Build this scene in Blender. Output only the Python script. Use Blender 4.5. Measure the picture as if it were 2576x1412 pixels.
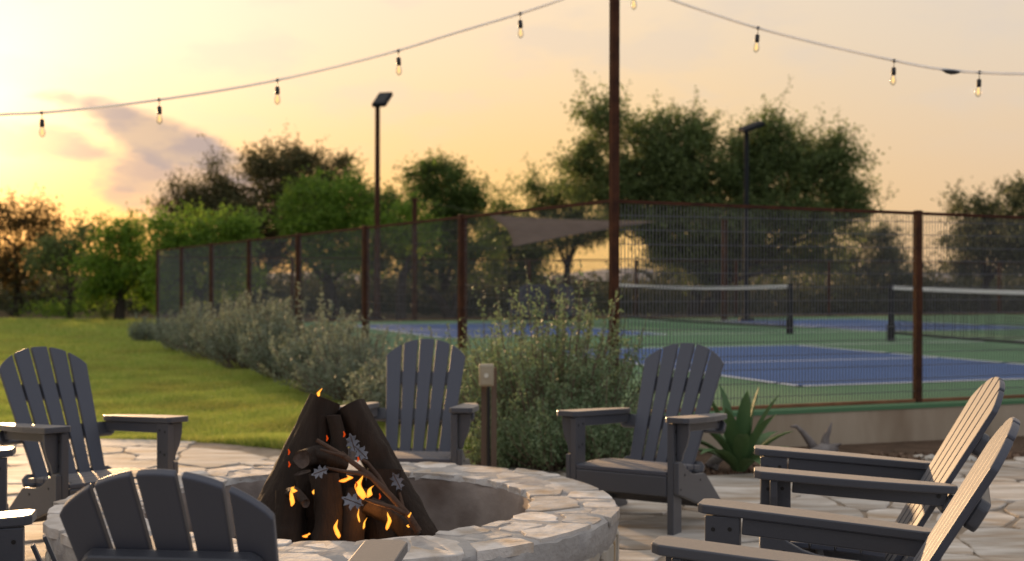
import bpy, bmesh, math, random
import numpy as np
from mathutils import Matrix, Vector

random.seed(7); rng = np.random.default_rng(11)
S = bpy.context.scene
for o in list(bpy.data.objects): bpy.data.objects.remove(o)
COL = S.collection

# ------------------------------------------------------------------ camera
F, CH, HY = 3190.0, 1.27, 700.0            # focal length in px of a 2576 px wide frame, eye height, horizon row
cam_d = bpy.data.cameras.new('camera'); cam = bpy.data.objects.new('camera', cam_d); COL.objects.link(cam)
cam_d.sensor_width = 36.0; cam_d.lens = F / 2576 * 36.0
cam_d.clip_start = 0.05; cam_d.clip_end = 4000
cam.location = (0, 0, CH)
cam.rotation_mode = 'QUATERNION'
PITCH = math.atan((706 - HY) / F)
cam.rotation_quaternion = (Matrix.Rotation(math.radians(90) - PITCH, 4, 'X') @ Matrix.Rotation(math.radians(0.1), 4, 'Z')).to_quaternion()
cam_d.dof.use_dof = True; cam_d.dof.focus_distance = 3.7; cam_d.dof.aperture_fstop = 3.6; cam_d.dof.aperture_blades = 0
S.camera = cam

# ------------------------------------------------------------------ sky and sun
SUN_AZ, SUN_EL = math.radians(-24), math.radians(6.5)     # azimuth from +Y, negative to the left
sun_dir = Vector((math.sin(SUN_AZ) * math.cos(SUN_EL), math.cos(SUN_AZ) * math.cos(SUN_EL), math.sin(SUN_EL)))
sd = bpy.data.lights.new('sun', 'SUN'); sd.energy = 5.0; sd.angle = math.radians(1.2); sd.color = (1.0, 0.62, 0.31)
so = bpy.data.objects.new('sun', sd); COL.objects.link(so)
so.rotation_mode = 'QUATERNION'; so.rotation_quaternion = (-sun_dir).to_track_quat('-Z', 'Y')

W = bpy.data.worlds.new('World'); S.world = W; W.use_nodes = True
nt = W.node_tree; N = nt.nodes; L = nt.links
for n in list(N): N.remove(n)
def nn(t, **k):
    n = N.new(t)
    for a, b in k.items(): setattr(n, a, b)
    return n
def lk(a, b): L.new(a, b)
def val(x, sock):
    if isinstance(x, bpy.types.NodeSocket): L.new(x, sock)
    else: sock.default_value = x
def M_(op, a, b=0.0, c=0.0, clamp=False):
    n = nn('ShaderNodeMath', operation=op); n.use_clamp = clamp
    val(a, n.inputs[0]); val(b, n.inputs[1])
    if op in ('MULTIPLY_ADD', 'SMOOTH_MIN'): val(c, n.inputs[2])
    return n.outputs[0]
def MR(x, a, b, c=0.0, d=1.0, smooth=True):
    n = nn('ShaderNodeMapRange'); n.interpolation_type = 'SMOOTHSTEP' if smooth else 'LINEAR'
    val(x, n.inputs[0])
    for i, v in enumerate((a, b, c, d)): n.inputs[1 + i].default_value = v
    return n.outputs[0]
def MIX(f, a, b, blend='MIX'):
    n = nn('ShaderNodeMix', data_type='RGBA', blend_type=blend)
    n.clamp_factor = True
    val(f, n.inputs[0])
    for x, s in ((a, n.inputs[6]), (b, n.inputs[7])):
        if isinstance(x, tuple): s.default_value = (*x, 1)
        else: L.new(x, s)
    return n.outputs[2]
geo = nn('ShaderNodeTexCoord'); D = geo.outputs['Generated']
sep = nn('ShaderNodeSeparateXYZ'); lk(D, sep.inputs[0])
el = M_('MULTIPLY', M_('ARCSINE', sep.outputs[2]), 57.2958)                       # elevation in degrees
az = M_('MULTIPLY', M_('ARCTAN2', sep.outputs[0], sep.outputs[1]), 57.2958)       # azimuth in degrees, 0 = +Y
dotn = nn('ShaderNodeVectorMath', operation='DOT_PRODUCT'); lk(D, dotn.inputs[0]); dotn.inputs[1].default_value = sun_dir
ang = M_('MULTIPLY', M_('ARCCOSINE', dotn.outputs['Value']), 57.2958)             # degrees from the sun
# broad dusk dome: peach belt round the horizon, pale blue-grey overhead, cooler opposite the sun
belt = MIX(MR(ang, 20, 150), (0.90, 0.565, 0.195), (0.48, 0.50, 0.60))
upper = MIX(MR(ang, 15, 130), (0.89, 0.70, 0.485), (0.51, 0.57, 0.72))
dome = MIX(MR(el, 1, 15), belt, upper)
dome = MIX(MR(el, 10, 75), dome, (0.76, 0.76, 0.80))
dome = MIX(M_('MULTIPLY', MR(az, 2, 30), MR(ang, 70, 25)), dome, MIX(MR(el, 0, 12), (0.665, 0.485, 0.395), (0.68, 0.60, 0.52)))
# glow round the low sun
g1 = M_('POWER', 2.718, M_('MULTIPLY', M_('POWER', M_('DIVIDE', ang, 13.0), 1.3), -1.0))
g2 = M_('POWER', 2.718, M_('MULTIPLY', M_('POWER', M_('DIVIDE', ang, 3.2), 1.4), -1.0))
lowc = MIX(MR(el, 0.5, 11), (0.66, 0.10, -0.16), (0.50, 0.36, 0.42))
glow = nn('ShaderNodeVectorMath', operation='SCALE'); lk(lowc, glow.inputs[0]); lk(g1, glow.inputs['Scale'])
glow2 = nn('ShaderNodeVectorMath', operation='SCALE'); glow2.inputs[0].default_value = (1.6, 1.0, 0.38); lk(g2, glow2.inputs['Scale'])
# clouds
cv = nn('ShaderNodeCombineXYZ'); lk(M_('MULTIPLY', az, 0.16), cv.inputs[0]); lk(M_('MULTIPLY', el, 0.42), cv.inputs[1]); cv.inputs[2].default_value = 2.4
n1 = nn('ShaderNodeTexNoise'); lk(cv.outputs[0], n1.inputs['Vector']); n1.inputs['Scale'].default_value = 1.0; n1.inputs['Detail'].default_value = 7; n1.inputs['Roughness'].default_value = 0.55
n2 = nn('ShaderNodeTexNoise'); lk(cv.outputs[0], n2.inputs['Vector']); n2.inputs['Scale'].default_value = 2.6; n2.inputs['Detail'].default_value = 6
nz = M_('SUBTRACT', n1.outputs[0], 0.5); nz2 = M_('SUBTRACT', n2.outputs[0], 0.5)
def blob(a0, e0, ra, re, tilt=0.0):
    da = M_('SUBTRACT', az, a0); de = M_('SUBTRACT', M_('SUBTRACT', el, e0), M_('MULTIPLY', da, tilt))
    r = M_('ADD', M_('POWER', M_('ABSOLUTE', M_('DIVIDE', da, ra)), 2.0), M_('POWER', M_('ABSOLUTE', M_('DIVIDE', de, re)), 2.0))
    r = M_('ADD', M_('ADD', M_('SQRT', r), M_('MULTIPLY', nz, 2.4)), M_('MULTIPLY', nz2, 1.2))
    return MR(r, 1.25, 0.55)
c = M_('MAXIMUM', blob(-15.4, 5.9, 5.2, 1.35, -0.34), M_('MULTIPLY', blob(-14.0, 4.3, 5.0, 1.9, -0.12), 0.85))
c = M_('MAXIMUM', c, M_('MULTIPLY', blob(-20.0, 5.7, 3.2, 1.0, -0.1), 0.8))
c = M_('MAXIMUM', c, M_('MULTIPLY', blob(-16.2, 3.6, 1.8, 0.8, 0.0), 0.7))
c = M_('MULTIPLY', c, 0.95)
veil = M_('MULTIPLY', MR(nz, -0.02, 0.16), MR(el, 4, 9))
nish = nn('ShaderNodeTexSky', sky_type='NISHITA'); nish.sun_disc = False
nish.sun_elevation = SUN_EL; nish.sun_rotation = SUN_AZ; nish.air_density = 1.2; nish.dust_density = 2.5
nb = nn('ShaderNodeVectorMath', operation='SCALE'); lk(nish.outputs[0], nb.inputs[0]); nb.inputs['Scale'].default_value = 0.05
add1 = nn('ShaderNodeVectorMath', operation='ADD'); lk(dome, add1.inputs[0]); lk(glow.outputs[0], add1.inputs[1])
skyc = MIX(M_('MULTIPLY', veil, 0.35), add1.outputs[0], (0.68, 0.59, 0.525))
skyc = MIX(0.15, skyc, nb.outputs[0])
skyc = MIX(c, skyc, MIX(MR(nz2, -0.12, 0.12), (0.43, 0.34, 0.315), (0.62, 0.45, 0.32)))
add2 = nn('ShaderNodeVectorMath', operation='ADD'); lk(skyc, add2.inputs[0]); lk(glow2.outputs[0], add2.inputs[1])
bg = nn('ShaderNodeBackground'); lk(add2.outputs[0], bg.inputs[0]); bg.inputs[1].default_value = 1.0
wo = nn('ShaderNodeOutputWorld'); lk(bg.outputs[0], wo.inputs[0])

# ------------------------------------------------------------------ exposure
S.view_settings.view_transform = 'Standard'; S.view_settings.look = 'None'
S.view_settings.exposure = 0.25; S.view_settings.gamma = 1.0; S.view_settings.use_curve_mapping = False
S.cycles.use_denoising = True
S.cycles.max_bounces = 6; S.cycles.diffuse_bounces = 3; S.cycles.transparent_max_bounces = 8
S.cycles.sample_clamp_indirect = 4.0

# ------------------------------------------------------------------ materials
def mat(name, col, rough=0.7, var=None, vscale=3.0, bump=0.0, bscale=30.0, spec=0.5, metal=0.0, stretch=(1, 1, 1), trans=0.0, detail=5, blotch=None, objrand=None, coords='Object'):
    """col/var: two colours mixed by noise; blotch: (colour, scale, amount); objrand: brightness spread between objects"""
    m = bpy.data.materials.new(name); m.use_nodes = True
    t = m.node_tree; ns = t.nodes; ls = t.links
    b = ns['Principled BSDF']; out = ns['Material Output']
    b.inputs['Roughness'].default_value = rough; b.inputs['Metallic'].default_value = metal
    b.inputs['Specular IOR Level'].default_value = spec
    tc = ns.new('ShaderNodeTexCoord'); mp = ns.new('ShaderNodeMapping'); ls.new(tc.outputs[coords], mp.inputs[0]); mp.inputs['Scale'].default_value = stretch
    vec = mp.outputs[0]
    oi = ns.new('ShaderNodeObjectInfo')
    if objrand is not None:
        va = ns.new('ShaderNodeVectorMath'); va.operation = 'ADD'
        cm = ns.new('ShaderNodeCombineXYZ'); ml = ns.new('ShaderNodeMath'); ml.operation = 'MULTIPLY'; ml.inputs[1].default_value = 37.0
        ls.new(oi.outputs['Random'], ml.inputs[0]); ls.new(ml.outputs[0], cm.inputs[0]); ls.new(ml.outputs[0], cm.inputs[1])
        ls.new(vec, va.inputs[0]); ls.new(cm.outputs[0], va.inputs[1]); vec = va.outputs[0]
    def mix(f, a, bb):
        n = ns.new('ShaderNodeMix'); n.data_type = 'RGBA'
        ls.new(f, n.inputs[0])
        for x, s in ((a, n.inputs[6]), (bb, n.inputs[7])):
            if isinstance(x, tuple): s.default_value = (*x, 1)
            else: ls.new(x, s)
        return n.outputs[2]
    def noise(sc, det=detail):
        n = ns.new('ShaderNodeTexNoise'); ls.new(vec, n.inputs['Vector']); n.inputs['Scale'].default_value = sc; n.inputs['Detail'].default_value = det; n.inputs['Roughness'].default_value = 0.6
        return n.outputs[0]
    def ramp(x, a, bb):
        n = ns.new('ShaderNodeMapRange'); ls.new(x, n.inputs[0]); n.inputs[1].default_value = a; n.inputs[2].default_value = bb; return n.outputs[0]
    colr = None
    if var is not None:
        colr = mix(ramp(noise(vscale), 0.33, 0.67), col, var)
    if blotch is not None:
        colr = mix(ramp(noise(blotch[1], 3), 0.62 - 0.2 * blotch[2], 0.72), colr if colr is not None else col, blotch[0])
    if objrand is not None:
        hs = ns.new('ShaderNodeHueSaturation')
        if colr is not None: ls.new(colr, hs.inputs['Color'])
        else: hs.inputs['Color'].default_value = (*col, 1)
        mr = ns.new('ShaderNodeMapRange'); ls.new(oi.outputs['Random'], mr.inputs[0]); mr.inputs[3].default_value = 1 - objrand; mr.inputs[4].default_value = 1 + objrand
        ls.new(mr.outputs[0], hs.inputs['Value']); colr = hs.outputs[0]
    if colr is None: b.inputs['Base Color'].default_value = (*col, 1)
    else: ls.new(colr, b.inputs['Base Color'])
    if bump > 0:
        bp = ns.new('ShaderNodeBump'); bp.inputs['Strength'].default_value = bump; bp.inputs['Distance'].default_value = 0.01
        ls.new(noise(bscale, 6), bp.inputs['Height']); ls.new(bp.outputs[0], b.inputs['Normal'])
    if trans > 0:
        tr = ns.new('ShaderNodeBsdfTranslucent'); ms = ns.new('ShaderNodeMixShader'); ms.inputs[0].default_value = trans
        if colr is None: tr.inputs[0].default_value = (*col, 1)
        else: ls.new(colr, tr.inputs[0])
        ls.new(b.outputs[0], ms.inputs[1]); ls.new(tr.outputs[0], ms.inputs[2]); ls.new(ms.outputs[0], out.inputs[0])
    return m
def leafmat(name, a, b, trans=0.45, rough=0.55):
    """leaf colour varies leaf by leaf through the mesh-island random value"""
    m = bpy.data.materials.new(name); m.use_nodes = True
    t = m.node_tree; ns = t.nodes; ls = t.links; p = ns['Principled BSDF']; out = ns['Material Output']
    g = ns.new('ShaderNodeNewGeometry'); mx = ns.new('ShaderNodeMix'); mx.data_type = 'RGBA'
    ls.new(g.outputs['Random Per Island'], mx.inputs[0]); mx.inputs[6].default_value = (*a, 1); mx.inputs[7].default_value = (*b, 1)
    ls.new(mx.outputs[2], p.inputs['Base Color']); p.inputs['Roughness'].default_value = rough; p.inputs['Specular IOR Level'].default_value = 0.3
    tr = ns.new('ShaderNodeBsdfTranslucent'); ls.new(mx.outputs[2], tr.inputs[0])
    ms = ns.new('ShaderNodeMixShader'); ms.inputs[0].default_value = trans
    ls.new(p.outputs[0], ms.inputs[1]); ls.new(tr.outputs[0], ms.inputs[2]); ls.new(ms.outputs[0], out.inputs[0])
    return m
def emit(name, col, st):
    m = bpy.data.materials.new(name); m.use_nodes = True; ns = m.node_tree.nodes
    e = ns.new('ShaderNodeEmission'); e.inputs[0].default_value = (*col, 1); e.inputs[1].default_value = st
    m.node_tree.links.new(e.outputs[0], ns['Material Output'].inputs[0]); return m

MT = {}
MT['chair'] = mat('charcoal_lumber', (0.047, 0.049, 0.057), 0.42, (0.058, 0.060, 0.068), 2.0, 0.10, 320, 0.6, stretch=(1, 0.3, 0.3))
MT['chair_slat'] = mat('charcoal_slat', (0.049, 0.053, 0.068), 0.50, (0.061, 0.065, 0.082), 2.0, 0.10, 260, 0.5, stretch=(1, 0.06, 0.06))
for k_ in ('chair', 'chair_slat'):      # warm sheen added to brighten the recycled lumber at grazing angles
    b_ = MT[k_].node_tree.nodes['Principled BSDF']; b_.inputs['Sheen Weight'].default_value = 0.25; b_.inputs['Sheen Roughness'].default_value = 0.35; b_.inputs['Sheen Tint'].default_value = (1, .95, .88, 1)
MT['bolt'] = mat('bolt_metal', (0.03, 0.03, 0.03), 0.35, metal=0.6)
MT['rust'] = mat('rusty_steel', (0.036, 0.015, 0.009), 0.85, (0.085, 0.032, 0.014), 9.0, 0.3, 60, 0.2, detail=7)
MT['rust_rail'] = mat('orange_rust_rail', (0.15, 0.055, 0.02), 0.85, (0.24, 0.10, 0.04), 5.0)
MT['wire'] = mat('wire', (0.12, 0.12, 0.125), 0.6, metal=0.2)
MT['concrete'] = mat('cast_concrete', (0.36, 0.275, 0.18), 0.9, (0.47, 0.375, 0.26), 1.6, 0.3, 25, 0.2, stretch=(1, 1, 0.35), blotch=((0.20, 0.125, 0.07), 1.3, 0.5))
MT['flag'] = mat('limestone_flag', (0.34, 0.285, 0.22), 0.75, (0.63, 0.585, 0.51), 2.4, 0.8, 14, 0.3, stretch=(0.7, 2.6, 1), blotch=((0.30, 0.21, 0.125), 2.1, 0.75), objrand=0.2, detail=8)
MT['joint'] = mat('joint_dirt', (0.24, 0.185, 0.13), 0.95, (0.36, 0.29, 0.215), 6.0, 0.6, 60, 0.1)
MT['cap'] = mat('cap_stone', (0.46, 0.41, 0.35), 0.75, (0.66, 0.61, 0.545), 9.0, 1.0, 26, 0.3, blotch=((0.36, 0.26, 0.16), 5.0, 0.8), objrand=0.22, detail=8)
MT['wallstone'] = mat('wall_stone', (0.42, 0.38, 0.31), 0.8, (0.58, 0.54, 0.46), 6.0, 0.6, 20, 0.2, stretch=(1.3, 1.3, 0.5), blotch=((0.32, 0.22, 0.11), 4.0, 0.7), objrand=0.12)
MT['mortar'] = mat('mortar', (0.33, 0.305, 0.275), 0.95, (0.45, 0.42, 0.38), 8.0, 0.8, 45, 0.1, blotch=((0.22, 0.205, 0.20), 5.0, 0.5), detail=8)
MT['lining'] = mat('sooty_plaster', (0.28, 0.235, 0.20), 0.95, (0.38, 0.325, 0.28), 4.0, 0.5, 20, 0.1, blotch=((0.12, 0.085, 0.065), 2.4, 0.8))
MT['ash'] = mat('pit_gravel', (0.06, 0.05, 0.045), 0.95, (0.12, 0.10, 0.09), 30.0, 0.8, 90, 0.1)
MT['log'] = mat('steel_log', (0.020, 0.013, 0.0085), 0.85, (0.040, 0.026, 0.017), 8.0, 1.0, 26, 0.25, stretch=(1.6, 1.6, 0.3), detail=10)
MT['log_end'] = mat('log_end', (0.05, 0.032, 0.022), 0.7, (0.12, 0.085, 0.065), 22.0, 0.6, 60, 0.3)
MT['branch'] = mat('rusted_branch', (0.06, 0.034, 0.022), 0.75, (0.11, 0.064, 0.04), 14.0, 0.6, 70, 0.2)
MT['oakleaf'] = mat('steel_leaf', (0.085, 0.082, 0.09), 0.5, (0.20, 0.195, 0.21), 18.0, 0.4, 90, 0.5, metal=0.5)
MT['lawn'] = mat('lawn_soil', (0.17, 0.21, 0.036), 0.95, (0.26, 0.26, 0.055), 0.7, 0.5, 40, 0.1, blotch=((0.20, 0.165, 0.05), 0.45, 0.5))
MT['dirt'] = mat('dry_ground', (0.13, 0.10, 0.055), 0.95, (0.19, 0.145, 0.08), 0.5, 0.5, 12, 0.1)
MT['bed'] = mat('bed_soil', (0.075, 0.05, 0.032), 0.95, (0.13, 0.085, 0.055), 6.0, 0.8, 40, 0.1)
MT['green'] = mat('court_green', (0.085, 0.185, 0.085), 0.85, (0.11, 0.215, 0.105), 0.8, 0.1, 200, 0.2)
MT['blue'] = mat('court_blue', (0.055, 0.108, 0.245), 0.85, (0.07, 0.128, 0.275), 0.8, 0.1, 200, 0.2)
MT['line'] = mat('line_paint', (0.75, 0.75, 0.75), 0.8, (0.66, 0.66, 0.66), 4.0)
MT['tape'] = mat('net_tape', (0.72, 0.72, 0.72), 0.8)
MT['lens'] = mat('lamp_lens', (0.03, 0.03, 0.028), 0.6, spec=0.2)
MT['black'] = mat('black_powdercoat', (0.018, 0.018, 0.019), 0.8, spec=0.2)
MT['netcord'] = mat('net_cord', (0.02, 0.018, 0.017), 0.8)
MT['sail'] = mat('shade_cloth', (0.13, 0.092, 0.066), 0.9, (0.16, 0.115, 0.086), 3.0, 0.2, 150, 0.1, trans=0.2)
MT['cable'] = mat('pale_cable', (0.95, 0.94, 0.90), 0.6, trans=0.5)
MT['socket'] = mat('socket_black', (0.02, 0.017, 0.014), 0.45)
MT['box'] = mat('outlet_box', (0.33, 0.27, 0.17), 0.5, (0.39, 0.33, 0.22), 8.0)
MT['button'] = mat('pale_button', (0.66, 0.62, 0.50), 0.4)
MT['stake'] = mat('weathered_stake', (0.11, 0.075, 0.052), 0.85, (0.17, 0.12, 0.085), 14.0, 0.5, 60, 0.2, stretch=(1, 1, 0.1))
MT['drift'] = mat('driftwood', (0.13, 0.105, 0.088), 0.85, (0.27, 0.24, 0.215), 9.0, 0.8, 40, 0.2, stretch=(1, 1, 0.4))
MT['bark'] = mat('oak_bark', (0.035, 0.027, 0.021), 0.95, (0.07, 0.055, 0.043), 6.0, 0.8, 20, 0.1, stretch=(1, 1, 0.3))
MT['stem'] = mat('shrub_stem', (0.12, 0.085, 0.055), 0.9, (0.18, 0.13, 0.09), 8.0)
MT['agave'] = mat('agave_leaf', (0.065, 0.135, 0.045), 0.6, (0.12, 0.21, 0.075), 5.0, 0.1, 60, 0.4, stretch=(1, 1, 0.3), trans=0.15)
MT['hill'] = mat('far_hill', (0.16, 0.15, 0.15), 1.0, (0.20, 0.18, 0.17), 0.02)
LEAF = dict(
    oak=leafmat('oak_leaves', (0.090, 0.13, 0.042), (0.21, 0.26, 0.085), 0.55),
    dark=leafmat('dark_leaves', (0.062, 0.07, 0.026), (0.155, 0.135, 0.052), 0.5),
    bright=leafmat('bright_leaves', (0.10, 0.20, 0.020), (0.23, 0.34, 0.045), 0.55),
    mid=leafmat('mid_leaves', (0.065, 0.115, 0.024), (0.155, 0.21, 0.05), 0.5),
    amber=leafmat('amber_leaves', (0.07, 0.05, 0.014), (0.17, 0.115, 0.03), 0.55),
    grey=leafmat('grey_oak_leaves', (0.075, 0.095, 0.045), (0.17, 0.18, 0.09), 0.5),
    sage=leafmat('sage_leaves', (0.155, 0.19, 0.115), (0.30, 0.335, 0.235), 0.35),
    sagegreen=leafmat('sage_green_leaves', (0.11, 0.17, 0.075), (0.25, 0.315, 0.165), 0.4),
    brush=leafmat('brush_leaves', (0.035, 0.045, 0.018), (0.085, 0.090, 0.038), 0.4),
    grass=leafmat('grass_blades', (0.24, 0.36, 0.055), (0.50, 0.53, 0.13), 0.5))
def glassmat():
    m = bpy.data.materials.new('bulb_glass'); m.use_nodes = True; ns = m.node_tree.nodes; ls = m.node_tree.links
    t = ns.new('ShaderNodeBsdfTransparent'); t.inputs[0].default_value = (0.97, 0.93, 0.84, 1)
    g = ns.new('ShaderNodeBsdfGlossy'); g.inputs['Roughness'].default_value = 0.08
    f = ns.new('ShaderNodeLayerWeight'); f.inputs[0].default_value = 0.45; x = ns.new('ShaderNodeMixShader')
    ls.new(f.outputs['Facing'], x.inputs[0]); ls.new(t.outputs[0], x.inputs[1]); ls.new(g.outputs[0], x.inputs[2]); ls.new(x.outputs[0], ns['Material Output'].inputs[0]); return m
def patchy(m, tint, sc):
    ns = m.node_tree.nodes; ls = m.node_tree.links; src = [n for n in ns if n.type == 'MIX'][0]
    g = ns.new('ShaderNodeNewGeometry'); nz_ = ns.new('ShaderNodeTexNoise'); ls.new(g.outputs['Position'], nz_.inputs['Vector']); nz_.inputs['Scale'].default_value = sc; nz_.inputs['Detail'].default_value = 5
    mr = ns.new('ShaderNodeMapRange'); ls.new(nz_.outputs[0], mr.inputs[0]); mr.inputs[1].default_value = .42; mr.inputs[2].default_value = .66
    mx = ns.new('ShaderNodeMix'); mx.data_type = 'RGBA'; mx.blend_type = 'MULTIPLY'; ls.new(mr.outputs[0], mx.inputs[0]); ls.new(src.outputs[2], mx.inputs[6]); mx.inputs[7].default_value = (*tint, 1)
    for l in list(ls):
        if l.from_node == src and l.to_node != mx: to = l.to_socket; ls.remove(l); ls.new(mx.outputs[2], to)
patchy(LEAF['grass'], (0.92, 0.80, 0.85), 0.9)
MT['glass'] = glassmat()
MT['filament'] = emit('filament_glow', (1.0, 0.62, 0.22), 1.3)
def flamemat():
    m = bpy.data.materials.new('flame'); m.use_nodes = True; ns = m.node_tree.nodes; ls = m.node_tree.links
    lw = ns.new('ShaderNodeLayerWeight'); lw.inputs[0].default_value = 0.5
    r = ns.new('ShaderNodeValToRGB'); r.color_ramp.elements[0].color = (1.0, 0.46, 0.055, 1); r.color_ramp.elements[1].color = (0.85, 0.11, 0.004, 1); r.color_ramp.elements[1].position = 0.8
    e = ns.new('ShaderNodeEmission'); ls.new(lw.outputs['Facing'], r.inputs[0]); ls.new(r.outputs[0], e.inputs[0]); e.inputs[1].default_value = 1.5
    tr = ns.new('ShaderNodeBsdfTransparent'); mx = ns.new('ShaderNodeMixShader'); mr = ns.new('ShaderNodeMapRange'); mr.inputs[1].default_value = 0.25; mr.inputs[2].default_value = 0.95; mr.inputs[4].default_value = 0.95
    ls.new(lw.outputs['Facing'], mr.inputs[0]); ls.new(mr.outputs[0], mx.inputs[0]); ls.new(e.outputs[0], mx.inputs[1]); ls.new(tr.outputs[0], mx.inputs[2])
    ls.new(mx.outputs[0], ns['Material Output'].inputs[0]); return m
MT['flame'] = flamemat()
MT['ember'] = emit('ember', (1.0, 0.10, 0.01), 0.5)

# ------------------------------------------------------------------ mesh helpers
def link(name, me, m=None, parent=None, loc=(0, 0, 0)):
    o = bpy.data.objects.new(name, me); COL.objects.link(o); o.location = loc
    if m is not None and me is not None: me.materials.clear(); me.materials.append(MT[m] if isinstance(m, str) else m)
    if parent is not None: o.parent = parent
    return o
def tag(o, label=None, cat=None, group=None, kind=None):
    if label: o['label'] = label
    if cat: o['category'] = cat
    if group: o['group'] = group
    if kind: o['kind'] = kind
    return o
def empty(name, loc, rz=0.0, label=None, cat=None, group=None):
    o = bpy.data.objects.new(name, None); COL.objects.link(o); o.location = loc; o.rotation_euler = (0, 0, rz); o.empty_display_size = 0.1
    return tag(o, label, cat, group)
def smooth(me, deg=40):
    me.polygons.foreach_set('use_smooth', [True] * len(me.polygons)); me.set_sharp_from_angle(angle=math.radians(deg))
class MB:
    def __init__(s): s.v = []; s.f = []
    def add(s, v, f):
        k = len(s.v); s.v += [tuple(p) for p in v]; s.f += [tuple(i + k for i in q) for q in f]; return s
    def box(s, c, d, R=None):
        x, y, z = (q / 2 for q in d)
        v = [Vector((a, b, e)) for e in (-z, z) for a, b in ((-x, -y), (x, -y), (x, y), (-x, y))]
        if R is not None: v = [R @ p for p in v]
        c = Vector(c)
        return s.add([p + c for p in v], [(3, 2, 1, 0), (4, 5, 6, 7), (0, 1, 5, 4), (1, 2, 6, 5), (2, 3, 7, 6), (3, 0, 4, 7)])
    def bar(s, a, b, w, t=None, up=(0, 0, 1)):
        a = Vector(a); b = Vector(b); d = b - a; l = d.length; d.normalize(); up = Vector(up)
        if abs(d.dot(up)) > 0.98: up = Vector((0, 1, 0))
        sx = d.cross(up).normalized(); sz = sx.cross(d)
        R = Matrix((sx, d, sz)).transposed()
        return s.box((a + b) / 2, (w, l, t or w), R)
    def tube(s, pts, rad, n=6, cap=True):
        pts = [Vector(p) for p in pts]; k = len(s.v)
        rad = rad if hasattr(rad, '__len__') else [rad] * len(pts)
        prev = None; V = []
        for i, p in enumerate(pts):
            d = (pts[min(i + 1, len(pts) - 1)] - pts[max(i - 1, 0)]).normalized()
            if prev is None: prev = d.orthogonal().normalized()
            prev = (prev - d * prev.dot(d)).normalized(); q = d.cross(prev)
            for j in range(n):
                a = 2 * math.pi * j / n; V.append(p + (prev * math.cos(a) + q * math.sin(a)) * rad[i])
        Fc = [(i * n + j, i * n + (j + 1) % n, (i + 1) * n + (j + 1) % n, (i + 1) * n + j) for i in range(len(pts) - 1) for j in range(n)]
        if cap: Fc += [tuple(range(n))[::-1], tuple((len(pts) - 1) * n + j for j in range(n))]
        return s.add(V, Fc)
    def prism(s, poly, t, fr):
        """poly in (u, v), thickness t centred, fr(u, v, w) gives the point"""
        n = len(poly)
        V = [fr(u, v, -t / 2) for u, v in poly] + [fr(u, v, t / 2) for u, v in poly]
        return s.add(V, [tuple(range(n))[::-1], tuple(range(n, 2 * n))] + [(i, (i + 1) % n, n + (i + 1) % n, n + i) for i in range(n)])
    def mesh(s, name, bevel=0.0, seg=2, sm=None, off=None):
        me = bpy.data.meshes.new(name)
        v = s.v if off is None else [(p[0] - off[0], p[1] - off[1], p[2] - off[2]) for p in s.v]
        me.from_pydata(v, [], s.f)
        bm = bmesh.new(); bm.from_mesh(me); bmesh.ops.recalc_face_normals(bm, faces=bm.faces)
        if bevel > 0: bmesh.ops.bevel(bm, geom=[e for e in bm.edges if e.calc_face_angle(0) > 0.3], offset=bevel, segments=seg, profile=0.5, affect='EDGES', clamp_overlap=True)
        bm.to_mesh(me); bm.free()
        if sm: smooth(me, sm)
        me.update(); return me
    def build(s, name, m, parent=None, bevel=0.0, seg=2, sm=None, rel=False):
        off = parent.location if (rel and parent is not None) else None
        return link(name, s.mesh(name, bevel, seg, sm, off), m, parent)
def soup(name, V, nper, m, parent=None, loc=(0, 0, 0)):
    """V: (k, nper, 3) array of separate polygons"""
    k = V.shape[0]; me = bpy.data.meshes.new(name)
    me.vertices.add(k * nper); me.vertices.foreach_set('co', V.astype(np.float32).ravel())
    me.loops.add(k * nper); me.loops.foreach_set('vertex_index', np.arange(k * nper, dtype=np.int32))
    me.polygons.add(k); me.polygons.foreach_set('loop_start', np.arange(0, k * nper, nper, dtype=np.int32))
    me.update(calc_edges=True)
    return link(name, me, m, parent, loc)
def leaves(P, size, rnd, aspect=0.55, up=0.0):
    """diamond leaves at points P"""
    n = len(P)
    a = rnd.normal(size=(n, 3)); a[:, 2] += up; a /= np.linalg.norm(a, axis=1, keepdims=True)
    b = np.cross(a, rnd.normal(size=(n, 3))); b /= np.linalg.norm(b, axis=1, keepdims=True)
    s = (size * rnd.uniform(0.6, 1.35, n))[:, None]
    return np.stack([P - a * s * 0.5, P + b * s * aspect * 0.5, P + a * s * 0.5, P - b * s * aspect * 0.5], 1)
def gpt(px, py, z=0.0):
    """ground point seen at photo position (px, py) of a 2576 px wide frame"""
    d = F * (CH - z) / (py - HY); return Vector(((px - 1288) * d / F, d, z))
def at(px, py, Y): return Vector(((px - 1288) * Y / F, Y, CH - (py - HY) * Y / F))

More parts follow.
